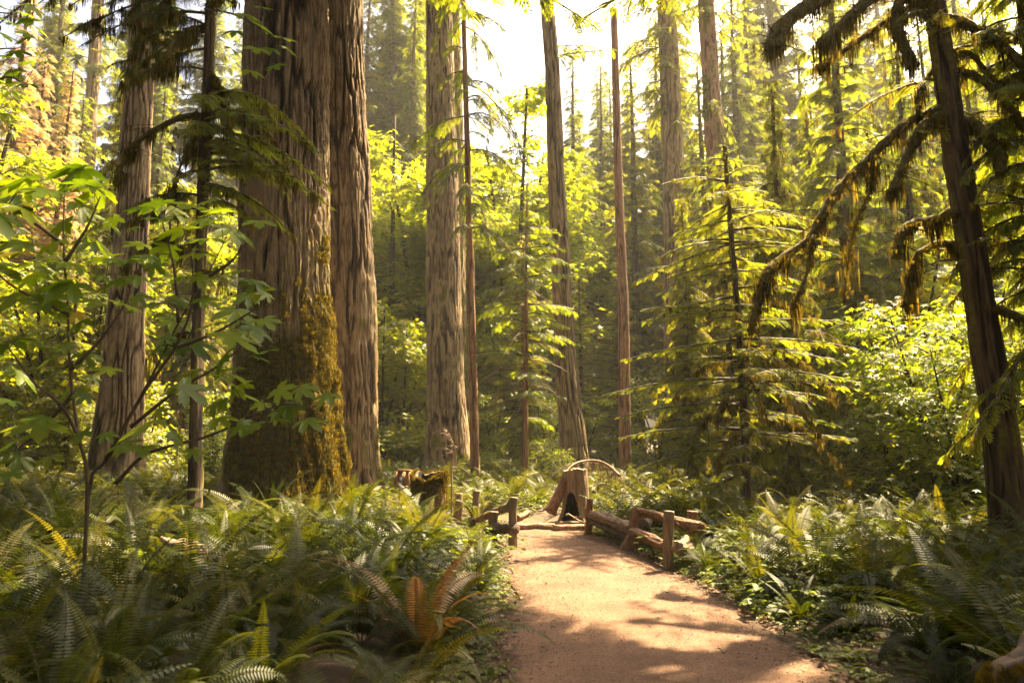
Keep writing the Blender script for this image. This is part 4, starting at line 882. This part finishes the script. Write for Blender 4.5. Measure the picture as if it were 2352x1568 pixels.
log('fence_rail', 'dark lower rail beneath the bleached top one', 'fence rail', q(1358, 1196, 11.5), q(1448, 1236, 10.3), 0.051, 0.049, 'brownrail', G2, seed=7, moss=60, mossl=.04)
log('fence_rail', 'mossy orange-brown top rail running behind the near upright post', 'fence rail', q(1468, 1174, 10.15), q(1612, 1212, 8.9), 0.055, 0.070, 'redrail', G2, amp=.15, seed=8, moss=260, mossl=.07)
log('fence_rail', 'shaggy reddish lower rail from the leaning post to the near upright post', 'fence rail', q(1452, 1222, 10.1), q(1542, 1254, 8.75), 0.072, 0.066, 'redrail', G2, amp=.18, seed=9, moss=160, mossl=.05)
log('fence_rail', 'cross rail going back into the ferns behind the leaning post', 'fence rail', q(1480, 1204, 10.0), q(1505, 1190, 12.4), 0.068, 0.057, 'brownrail', G2, amp=.15, seed=10, moss=80)
log('rotten_log', 'rounded dark rotting lump lying at the foot of the near upright post', 'log', q(1556, 1262, 8.5), q(1582, 1250, 8.9), .07, .09, 'postwood', amp=.3, seed=11)
# left fence
post('dark left post whose top carries a rounded mossy cap, nearest the path', 1179, 1140, 1178, 1250, 10.2, .062, .060, seed=12)
post('dark post one step behind the mossy capped one on the left side', 1133, 1172, 1132, 1240, 10.6, .07, .07, seed=13, moss=60, mossl=.05)
post('short square-topped post in the sunlit gap right of the moss-capped stump', 1053, 1133, 1052, 1210, 12.6, .075, .075, seed=14)
post('slightly tilted post in the sunlit gap between the moss-capped stump and the left fence', 1094, 1127, 1088, 1200, 13.0, .07, .065, seed=15)
log('fence_rail', 'dark lower rail joining the two left posts', 'fence rail', q(1120, 1212, 10.7), q(1186, 1214, 10.15), 0.072, 0.074, 'brownrail', G2, seed=16, amp=.2, moss=50)
log('fence_rail', 'moss-covered top rail sloping from the left posts back into the ferns', 'fence rail', q(1178, 1160, 10.2), q(1085, 1196, 12.8), 0.072, 0.049, 'brownrail', G2, seed=17, amp=.25, moss=320, mossl=.07)
# path-end edging timbers
log('edging_log', 'squared log edging laid across the far end of the path', 'edging log', q(1186, 1207, 12.15), q(1272, 1208, 12.3), .055, .055, 'deadwood', 'edging timbers at the path end', amp=.08, seed=18)
log('edging_log', 'second edging log reaching to the foot of the fence', 'edging log', q(1270, 1210, 12.1), q(1346, 1210, 12.2), .055, .055, 'deadwood', 'edging timbers at the path end', amp=.08, seed=19)
log('fallen_branch', 'thin pole lying just behind the edging timbers', 'branch', q(1262, 1201, 12.6), q(1345, 1199, 12.5), .03, .025, 'deadwood', amp=.1, seed=20)
log('fallen_log', 'short reddish wood block lying behind the left fence post', 'log', q(1188, 1190, 11.0), q(1212, 1178, 11.4), .05, .05, 'redwood', amp=.15, seed=21)
# arching dead branch behind bleached stump
b = Buf(); ar = spline([q(1298, 1083, 13.6), q(1320, 1064, 13.9), q(1345, 1057, 14.2), q(1375, 1058, 14.3), q(1400, 1070, 14.2), q(1424, 1092, 14.0)], 30); tube(b, ar, np.linspace(.012, .035, 30), 6, .5, 0, .1)
for i in range(120):
    p = ar[rng.integers(3, 29)]; L = rng.uniform(.15, .6); dx = rng.normal(-.1, .35); tube(b, spline([p, p + [dx * L, .1, -.3 * L], p + [dx * L * 1.6, .1, -L]], 5), np.linspace(.006, .002, 5), 3, cap=False)
b.v = [v - np.float32(ar[-1]) for v in b.v]; o = place(b.mesh('dead_branch', M['deadwood']), None, 'dead_branch'); o.location = tuple(ar[-1]); tag(o, 'arching dead branch with hanging dry twigs above the bleached stump', 'branch')
b = Buf(); c0 = q(1312, 1180, 12.7)
tube(b, spline([q(1300, 1183, 12.6), q(1306, 1180, 12.6), q(1325, 1192, 12.5), q(1342, 1200, 12.4)], 10), np.linspace(.02, .012, 10), 5); tube(b, np.array([q(1318, 1195, 12.5), q(1324, 1184, 12.5)]), [.012, .005], 4)
o = place(b.mesh('fallen_branch', M['deadwood']), None, 'fallen_branch'); tag(o, 'crooked twig lying in front of the bleached stump opening', 'branch')
# rotting log chunk among left ferns and mossy root at the lower right corner
log('rotten_log', 'rotting mossy brown log chunk sunk among the left ferns', 'log', q(385, 1262, 6.9), q(470, 1280, 6.3), .11, .08, 'postwood', amp=.4, seed=22, moss=420, mossl=.05)
log('mossy_root', 'orange-brown mossy root lump in the lower right corner by the path', 'root', q(2400, 1500, 3.6), q(2280, 1580, 3.5), .09, .05, 'twigwood', amp=.35, seed=23, moss=1400, mossl=.07)
# interpretive sign seen from behind
sxp = q(925, 1098, 14.0); e = empty('trail_sign', (float(sxp[0]), 14.0, 0), 'small box-like trail sign on a metal post seen from behind', 'sign', None)
def boxb(b, c, X, Y, Z, sx_, sy_, sz_, m=0):
    c = np.array(c); V = np.array([c + X * sx_ * i + Y * sy_ * j + Z * sz_ * k for i in (-.5, .5) for j in (-.5, .5) for k in (-.5, .5)])
    F = [(0, 1, 3), (0, 3, 2), (4, 6, 7), (4, 7, 5), (0, 4, 5), (0, 5, 1), (2, 3, 7), (2, 7, 6), (0, 2, 6), (0, 6, 4), (1, 5, 7), (1, 7, 3)]; b.add(V, F, .5, m)
rot = np.array(Matrix.Rotation(R(-32), 3, 'Z') @ Matrix.Rotation(R(-22), 3, 'X')); X, Y, Z = rot[:, 0], rot[:, 1], rot[:, 2]; cc = np.array([0, 0, float(sxp[2])])
b = Buf(); boxb(b, cc + Y * .06, X, Y, Z, .34, .10, .34); o = place(b.mesh('panel', M['signpale']), e, 'panel')
b = Buf()
for (dx, dz, wx, wz) in ((0, .165, .36, .035), (0, -.165, .36, .035), (.163, 0, .035, .295), (-.163, 0, .035, .295)): boxb(b, cc - Y * .015 + X * dx + Z * dz, X, Y, Z, wx, .05, wz)
boxb(b, cc + Y * .004, X, Y, Z, .29, .012, .29); place(b.mesh('back_frame', M['signwood']), e, 'back_frame')
b = Buf(); tube(b, np.array([[0, -.05, -.2], [0, -.05, cc[2] - .05]]) - [0.03, 0.04, 0], [.028, .028], 10); tube(b, np.array([[-.03, -.09, cc[2] - .06], [-.03, -.02, cc[2] + .02]]), [.04, .03], 8); place(b.mesh('post', M['metal']), e, 'post')

# ------------------------------------------------------------------ ferns
def frond(b, p0, az, L, el0, curl, W, seedt, m=0, npin=44, roll=0.0):
    s = np.linspace(0, 1, npin + 1); el = el0 - curl * s ** 1.3
    d = np.stack([np.cos(el) * math.cos(az), np.cos(el) * math.sin(az), np.sin(el)], 1)
    C = p0 + np.vstack([[0, 0, 0], np.cumsum((d[1:] + d[:-1]) / 2 * (L / npin), axis=0)])
    T = d; side = np.array([-math.sin(az), math.cos(az), 0.]); up = np.cross(T, side); 
    sd = side * math.cos(roll) + up * math.sin(roll)
    shape = np.clip(s * 5.0 + .08, 0, 1) * np.clip((1 - s) * 1.9, 0, 1) ** .75 * (s > .10)
    ii = np.where((shape > .03) & (rng.random(len(s)) > .04))[0]
    for sg in (-1, 1):
        Lp = W * shape[ii] * rng.uniform(.85, 1.1, len(ii)); dr = sd[ii] * sg + T[ii] * .28 + up[ii] * rng.uniform(-.15, .25) + np.array([0, 0, -.12]); dr /= np.linalg.norm(dr, axis=1, keepdims=True)
        wd = (L / npin) * .46; p = C[ii]; t_ = T[ii] * wd
        v0 = p; v1 = p + dr * Lp[:, None] * .25 + t_; v2 = p + dr * Lp[:, None] + np.array([0, 0, -.12]) * Lp[:, None]; v3 = p + dr * Lp[:, None] * .25 - t_ + up[ii] * .003
        V = np.stack([v0, v1, v2, v3], 1).reshape(-1, 3); k = np.arange(len(ii))[:, None] * 4
        b.add(V, np.vstack([k + [0, 1, 2], k + [0, 2, 3]]), seedt, m)
    tube(b, C[::4], np.linspace(.0045, .0015, len(C[::4])), 3, .9 if m == 0 else .4, m, cap=False)
def fern(seed, n, L, W, rust=0, dk=.62, el=(38, 88), curl=(45, 150), npin=44):
    global rng
    keep = rng; rng = np.random.default_rng(seed); b = Buf(); r = Buf()
    for i in range(n):
        az = i * 2.39996 + rng.normal(0, .25); dead = i < rust; e = R(rng.uniform(*el)) * (dk if dead else 1); c = R(rng.uniform(*curl)) * (1.1 if dead else 1)
        frond(r if dead else b, np.array([math.cos(az) * .05, math.sin(az) * .05, -.02]), az, L * rng.uniform(.65, 1.12), e, c, W * rng.uniform(.8, 1.15), np.clip(rng.normal(.5, .16), .05, .95), 0, npin, rng.normal(0, .3))
    out = (b.mesh('fern', M['fern']), r.mesh('dead_fronds', M['fern_rust']) if rust else None); rng = keep; return out
FERN = [fern(60 + i, n, L, W) for i, (n, L, W) in enumerate([(22, 1.15, .10), (26, 1.05, .09), (18, 1.3, .11), (24, .95, .085), (20, 1.2, .12), (28, 1.1, .10)])]
FERNR = [fern(80 + i, n, L, W, rust=k) for i, (n, L, W, k) in enumerate([(22, 1.1, .10, 7), (20, 1.2, .11, 12), (16, 1.0, .09, 5)])]
FSMALL = [fern(90 + i, 14, .7, .07, npin=20) for i in range(3)]
nf = 0; pts_ = []
def blocked(x, y):
    for cx, cy, r_ in ((axA[0, 0], 14, 1.35), (axB[0, 0], 17, 1.1), (mx_, md, .35), (sx, 13.2, .8), (.4, 13, .7), (axK[0, 0], 9.6, .35), (sx - .3, 12.7, .7), (float(sxp[0]), 14, .3), (1.62, 10, .35), (1.75, 9.2, .3), (1.4, 10.9, .35)):
        if math.hypot(x - cx, y - cy) < r_: return True
    return False
FG = {0: ('sword fern with arching green fronds among the many carpeting the forest floor', 'green sword ferns carpeting the forest floor'),
      1: ('sword fern with rust-brown dying fronds mixed with green ones', 'half-dead sword ferns with rust-brown fronds')}
def put_fern(x, y, s, rust, label=None, group=None, kind=None):
    global nf
    f, r_ = (FERNR[rng.integers(3)] if rust else FERN[rng.integers(len(FERN))]) if kind is None else kind
    o = place(f, None, 'fern'); o.location = (x, y, float(gz(x, y)) - .01); o.rotation_euler = (rng.normal(0, .08), rng.normal(0, .08), rng.uniform(0, 6.28)); o.scale = (s, s, s * rng.uniform(.85, 1.1))
    if r_ is not None: place(r_, o, 'dead_frond')
    l, g_ = FG[1 if rust else 0]; tag(o, label or l, 'fern', None if label else g_); nf += 1
# a few that stand out
put_fern(2.55, 11.2, 1.25, False, 'tall backlit fern glowing bright yellow-green behind the rail fence')
put_fern(-.66, 5.0, 1.0, True, 'rust-orange dying fern leaning over the near left path edge', kind=fern(99, 20, 1.0, .09, rust=11, dk=1.0, el=(55, 85), curl=(40, 95)))
put_fern(-.55, 6.0, .8, True, 'smaller orange-tinged fern standing upright behind the rust-orange one', kind=fern(98, 18, 1.0, .09, rust=6, dk=1.0, el=(55, 85), curl=(40, 95)))
put_fern(3.3, 4.7, 1.15, False, 'large arching fern drooping over the right path edge near the camera', kind=FERN[2])
put_fern(-.85, 3.5, .75, False); put_fern(-1.5, 3.2, .8, False); put_fern(-.6, 4.1, .6, False)
pts_ += [(-.85, 3.5), (-1.5, 3.2), (-.6, 4.1), (2.55, 11.2), (-.55, 6.0), (-.72, 4.6), (3.3, 4.7)]
tries = 0
while nf < 296 and tries < 60000:
    tries += 1
    y = 1.9 + 9.6 * rng.random() ** .62; x = rng.uniform(-1, 1) * (y * .80 + .9); pd = float(path_dist(x, y))
    if y > 11.5 or y < 1.9 or pd < .42 or blocked(x, y) or (x * x + y * y < 2.4 ** 2): continue
    sp = .40 + .012 * y
    if any((x - a) ** 2 + (y - c) ** 2 < sp * sp for a, c in pts_): continue
    pts_.append((x, y)); 
    s = rng.uniform(.68, 1.0) * (1.0 if pd > .9 else .72)
    if y < 4.5 and x > -2: s *= .85
    put_fern(x, y, s, rng.random() < (.17 if x < 0 and y < 5.5 else .06 if y < 7 else 0))
# farther ferns read as one mass
def merged(name, protos, n, region, s0, s1, label, cat, mat, zoff=0):
    b = Buf()
    for _ in range(n):
        for _t in range(50):
            x, y = region()
            if path_dist(x, y) > .15 and not blocked(x, y): break
        me, T, Tn = protos[rng.integers(len(protos))]
        a = rng.uniform(0, 6.28); s = rng.uniform(s0, s1); c_, s_n = math.cos(a) * s, math.sin(a) * s
        V = T @ np.array([[c_, s_n, 0], [-s_n, c_, 0], [0, 0, s]]) + [x, y, float(gz(x, y)) + zoff]
        b.add(V, me, Tn)
    o = place(b.mesh(name, mat), None, name); o['kind'] = 'stuff'; tag(o, label, cat); return o
def rawmesh(me):
    V = np.empty(len(me.vertices) * 3, np.float32); me.vertices.foreach_get('co', V); F = np.empty(len(me.polygons) * 3, np.int32); me.polygons.foreach_get('vertices', F)
    t = np.empty(len(me.vertices), np.float32); me.attributes['tint'].data.foreach_get('value', t); return F.reshape(-1, 3), V.reshape(-1, 3), t
FS = [rawmesh(f[0]) for f in FSMALL]
merged('fern_undergrowth', FS, 900, lambda: ((lambda y: (rng.uniform(-.85, .85) * y, y))(11.2 + 22 * rng.random() ** .9)), 1.0, 1.7, 'mass of smaller ferns covering the ground beneath the far trees', 'undergrowth', M['fern'])
# low leafy ground cover: tiny sprays along the path margins and between the ferns
def cover_proto(seed, n, ls, h):
    global rng
    keep = rng; rng = np.random.default_rng(seed); b = Buf(); s = Scatter(SMALL)
    for i in range(n):
        a = rng.uniform(0, 6.28); r_ = rng.uniform(.02, .22); z = rng.uniform(.3, 1) * h
        for k in (-.9, 0, .9):
            s.add(np.array([math.cos(a) * r_, math.sin(a) * r_, z]), np.array([math.cos(a + k), math.sin(a + k), -.15]), np.array([rng.normal(0, .25), rng.normal(0, .25), 1.]), ls * rng.uniform(.6, 1.2), rng.uniform(.2, .9))
    s.emit(b); me = b.mesh('tmp', M['cover']); rng = keep; return rawmesh(me)
CP = [cover_proto(i, 12, .06, .1) for i in range(4)]
def edge_region():
    if rng.random() < .16: return rng.uniform(-.5, 1.1), rng.uniform(12.45, 13.0)
    y = 2.2 + 11 * rng.random() ** .7; l, r_ = path_lr(y); o = abs(rng.normal(0, .4)) + .0
    return (float(l) - o, y) if rng.random() < .42 else (float(r_) + o, y)
merged('ground_cover', CP, 600, edge_region, .4, .9, 'low three-leaved plants creeping along both edges of the path', 'ground cover', M['cover'])
merged('ground_cover', [cover_proto(20 + i, 22, .07, .22) for i in range(3)], 2600, lambda: ((lambda y: (rng.uniform(-.85, .85) * y, y))(6 + 25 * rng.random() ** .9)), .6, 1.6, 'knee-high leafy undergrowth between the ferns and far trunks', 'undergrowth', M['cover'])
# litter: needles, bark bits, small stones
b = Buf(); s = Scatter(SMALL)
for i in range(16000):
    y = 1.5 + 11.5 * rng.random() ** .75; l, r_ = path_lr(y)
    if rng.random() < .72: x = (float(l) - rng.normal(0, .3) + .05) if rng.random() < .5 else (float(r_) + rng.normal(0, .3) - .05)
    else: x = rng.uniform(float(l), float(r_))
    z = float(gz(x, y)) + .03 + .004; a = rng.uniform(0, 6.28); L = rng.uniform(.012, .05) * (1.4 if path_dist(x, y) > 0 else .55)
    s.add(np.array([x, y, z]), np.array([math.cos(a), math.sin(a), rng.normal(0, .2)]), np.array([rng.normal(0, .35), rng.normal(0, .35), 1.]), (L, L * rng.uniform(.3, 1), L), rng.random())
s.emit(b); o = place(b.mesh('litter', M['litter']), None, 'litter'); o['kind'] = 'stuff'; tag(o, 'brown needles, bark bits and dead leaves strewn on the path and its edges', 'litter')

b = Buf(); O8 = np.array([(1, 0, 0), (-1, 0, 0), (0, 1, 0), (0, -1, 0), (0, 0, 1), (0, 0, -1)], float); F8 = np.array([(0, 2, 4), (2, 1, 4), (1, 3, 4), (3, 0, 4), (2, 0, 5), (1, 2, 5), (3, 1, 5), (0, 3, 5)])
for i in range(2600):
    y = 1.8 + 10 * rng.random() ** .8; l, r_ = path_lr(y); x = rng.uniform(float(l) - .1, float(r_) + .1); k_ = rng.uniform(.004, .011) * (2.0 if rng.random() < .05 else 1)
    b.add((O8 * rng.uniform(.6, 1.2, (6, 1)) * [k_, k_ * rng.uniform(.6, 1), k_ * .6]) + [x, y, .022], F8, rng.random())
o = place(b.mesh('pebbles', plain('pebble_stone', (.08, .06, .045), (.3, .23, .17), scale=3), True), None, 'pebbles'); o['kind'] = 'stuff'; tag(o, 'loose pebbles and crumbs scattered over the path', 'pebbles')
# ------------------------------------------------------------------ the forest behind
trees = {}
LAB = {'hem1': ('dark green hemlock with drooping boughs in the forest behind', 'dark hemlocks of the forest behind'),
       'hem2': ('golden-green moss-hung hemlock in the sunlit forest behind', 'moss-hung hemlocks of the sunlit forest behind'),
       'hem3': ('tall distant conifer rising into the pale haze', 'tall distant conifers in the haze'),
       'gold': ('glowing yellow-green conifer with hanging mossy sprays', 'glowing young conifers with hanging sprays'),
       'young': ('small bright green conifer in the understorey', 'small conifers of the understorey'),
       'fir': ('unseen very tall fir added for shade, with a bare trunk and high crown', 'unseen very tall firs added for shade'),
       'rust': ('conifer with dry rust-pink foliage in the bright left background', 'rust-pink dry conifers'),
       'maple1': ('backlit yellow-green maple in the understorey', 'backlit understorey maples'),
       'maple2': ('tall backlit maple with luminous yellow-green leaves', 'tall backlit maples'),
       'vine': ('small leafy vine maple bush growing among the trunks', 'vine maples among the trunks'),
       'shrub': ('low leafy shrub on the forest floor', 'low shrubs of the forest floor')}
CAT = {'vine': 'bush', 'shrub': 'shrub'}; NAME = {'hem1': 'hemlock', 'hem2': 'hemlock', 'hem3': 'conifer', 'gold': 'conifer', 'young': 'young_conifer', 'fir': 'fir', 'rust': 'dry_conifer', 'maple1': 'maple', 'maple2': 'maple', 'vine': 'vine_maple', 'shrub': 'shrub'}
def tree(kind, px, d, s=1.0, rz=None, label=None, xy=None):
    loc = wpos(px, d) if xy is None else (xy[0], xy[1], float(gz(xy[0], xy[1])) - .05)
    rz = rng.uniform(0, 6.28) if rz is None else rz
    if kind not in trees: trees[kind] = o = make_tree(NAME[kind], PR[kind], loc, LAB[kind][0], CAT.get(kind, 'tree'), LAB[kind][1], rz, s)
    else: o = copy_tree(trees[kind], loc, rz, s)
    if label: o['label'] = label
    elif 'group' not in o.keys(): o['group'] = LAB[kind][1]
    return o
def scatter(kind, n, px0, px1, d0, d1, s0=.8, s1=1.2):
    for i in range(n): tree(kind, px0 + (px1 - px0) * (i + rng.random()) / n, rng.uniform(d0, d1), rng.uniform(s0, s1))
# left bright background
scatter('gold', 7, -60, 215, 20, 36, .8, 1.1); scatter('maple2', 5, -80, 215, 24, 42, .9, 1.3); scatter('rust', 4, -60, 60, 28, 36, .9, 1.25); scatter('maple1', 3, 10, 200, 24, 34)
scatter('young', 4, 0, 210, 20, 32, .7, 1.1); scatter('hem2', 3, -60, 200, 34, 46, 1.1, 1.4); scatter('hem3', 8, -120, 240, 48, 60, 1.25, 1.55)
# centre
scatter('maple2', 4, 365, 430, 36, 46, 1.3, 1.8); scatter('maple2', 4, 462, 525, 38, 50, 1.2, 1.6); scatter('maple1', 3, 460, 560, 34, 44, .8, 1.1); scatter('maple2', 2, 545, 600, 50, 60, 1.2, 1.5)
scatter('young', 7, 380, 640, 30, 46, .8, 1.5); scatter('gold', 2, 560, 640, 44, 54, .9, 1.1); scatter('hem1', 4, 565, 700, 56, 70, 1.3, 1.5); scatter('hem3', 5, 590, 720, 66, 85, 1.1, 1.4)
scatter('hem1', 2, 455, 500, 56, 66, .8, .9); scatter('hem3', 4, 355, 425, 46, 58, 1.25, 1.5); scatter('young', 4, 470, 560, 46, 60, 1.2, 1.6)
# right golden wall
scatter('gold', 8, 700, 1010, 17, 27, .7, 1.15); scatter('hem2', 5, 700, 1010, 24, 34, .9, 1.15); scatter('hem2', 8, 690, 1150, 34, 46, 1.3, 1.7); scatter('hem1', 8, 690, 1100, 42, 56, 1.25, 1.5); scatter('hem3', 10, 640, 1150, 50, 64, 1.4, 1.8); scatter('maple2', 4, 680, 1000, 28, 40, 1.0, 1.4)
scatter('vine', 6, 880, 1010, 12.5, 16, .8, 1.2); scatter('maple1', 3, 900, 1080, 16, 24, .7, .9); scatter('young', 4, 760, 1000, 14, 24, .6, .9)
tree('hem2', 1075, 9.5, .8, label='dark moss-hung hemlock crowding the far right beside the leaning trunk')
scatter('maple1', 2, 375, 415, 29, 33, .7, .9); scatter('vine', 3, 480, 560, 26, 33, .6, .9); scatter('hem3', 3, 360, 425, 52, 60, 1.5, 1.7); scatter('hem3', 3, 572, 660, 56, 66, 1.05, 1.3); scatter('maple2', 2, 470, 500, 52, 58, 1.6, 1.8)
tree('maple2', 522, 46, 1.5); tree('hem1', 497, 60, 1.0); tree('maple2', 566, 52, 1.7); tree('hem1', 535, 64, 1.0); tree('gold', 792, 15.5, .72); tree('gold', 690, 19, .6); tree('hem1', 578, 50, 1.3); tree('hem1', 640, 46, 1.25); tree('hem2', 860, 19, 1.0)
scatter('gold', 4, -420, -90, 12, 22, .8, 1.1); scatter('hem1', 6, -700, -120, 18, 45, 1.0, 1.3); scatter('maple1', 4, -500, -100, 14, 30, .9, 1.2); scatter('hem3', 6, -700, -150, 45, 70, 1.3, 1.6)
scatter('gold', 4, 1090, 1500, 12, 22, .6, .8); scatter('hem1', 5, 1180, 1700, 24, 50, 1.0, 1.3); scatter('hem3', 6, 1180, 1700, 50, 80, 1.2, 1.5)
# understorey everywhere
scatter('vine', 6, 470, 720, 30, 40, .8, 1.2); scatter('shrub', 46, -40, 1060, 17, 36, .5, 1.1); scatter('vine', 7, 0, 300, 19, 30, .6, 1.0)
# far ring closing the view
scatter('hem3', 16, -200, 1250, 95, 140, .75, .95); scatter('hem1', 22, -200, 1250, 62, 110, .5, .8); scatter('young', 30, -150, 1180, 45, 90, .9, 1.5)
# unseen trees added beside and behind the viewer to cast shade and block sky light
for k, x, y, s_k in [('hem1', -9, 4, 1.0), ('fir', -13, 8, .8), ('hem1', 9.5, 6, .9), ('hem2', -7, -3, 1), ('hem1', 7, -7, 1), ('fir', 12.5, 9.5, .8)] + [('hem1', x_, y_, k_) for x_, y_, k_ in [(-4.5, -4.5, 1), (3.5, -5.5, 1.1), (-11, -2, 1.2), (11, -1, 1.1), (-3, -11, 1.2), (5, -12, 1.2), (-8, -9, 1.1), (-15, 3, 1.2), (-12, -12, 1.3), (0, -17, 1.3), (12, -9, 1.2), (-7.5, 1.5, .9)]]:
    tree(k, 0, 0, s_k, xy=(x, y))

# ------------------------------------------------------------------ haze
HAZE = 0.0006
if HAZE:
    b = Buf(); V = np.array([(x, y, z) for x in (-160, 160) for y in (-60, 190) for z in (-2, 62)], float)
    b.add(V, [(0, 1, 3), (0, 3, 2), (4, 6, 7), (4, 7, 5), (0, 4, 5), (0, 5, 1), (2, 3, 7), (2, 7, 6), (0, 2, 6), (0, 6, 4), (1, 5, 7), (1, 7, 3)])
    m = bpy.data.materials.new('haze_air'); nt, ns, ln = nodes(m); out = N(ns, 'ShaderNodeOutputMaterial'); pv = N(ns, 'ShaderNodeVolumePrincipled')
    pv.inputs['Density'].default_value = HAZE; pv.inputs['Color'].default_value = (.97, .94, .86, 1); pv.inputs['Anisotropy'].default_value = .3; ln.new(pv.outputs[0], out.inputs['Volume'])
    o = place(b.mesh('haze', m), None, 'haze'); o['kind'] = 'stuff'; tag(o, 'pale sunlit haze hanging between the trees', 'haze')
print('ferns', nf, 'objects', len(bpy.data.objects), 'tris', sum(len(m.polygons) for m in bpy.data.meshes))
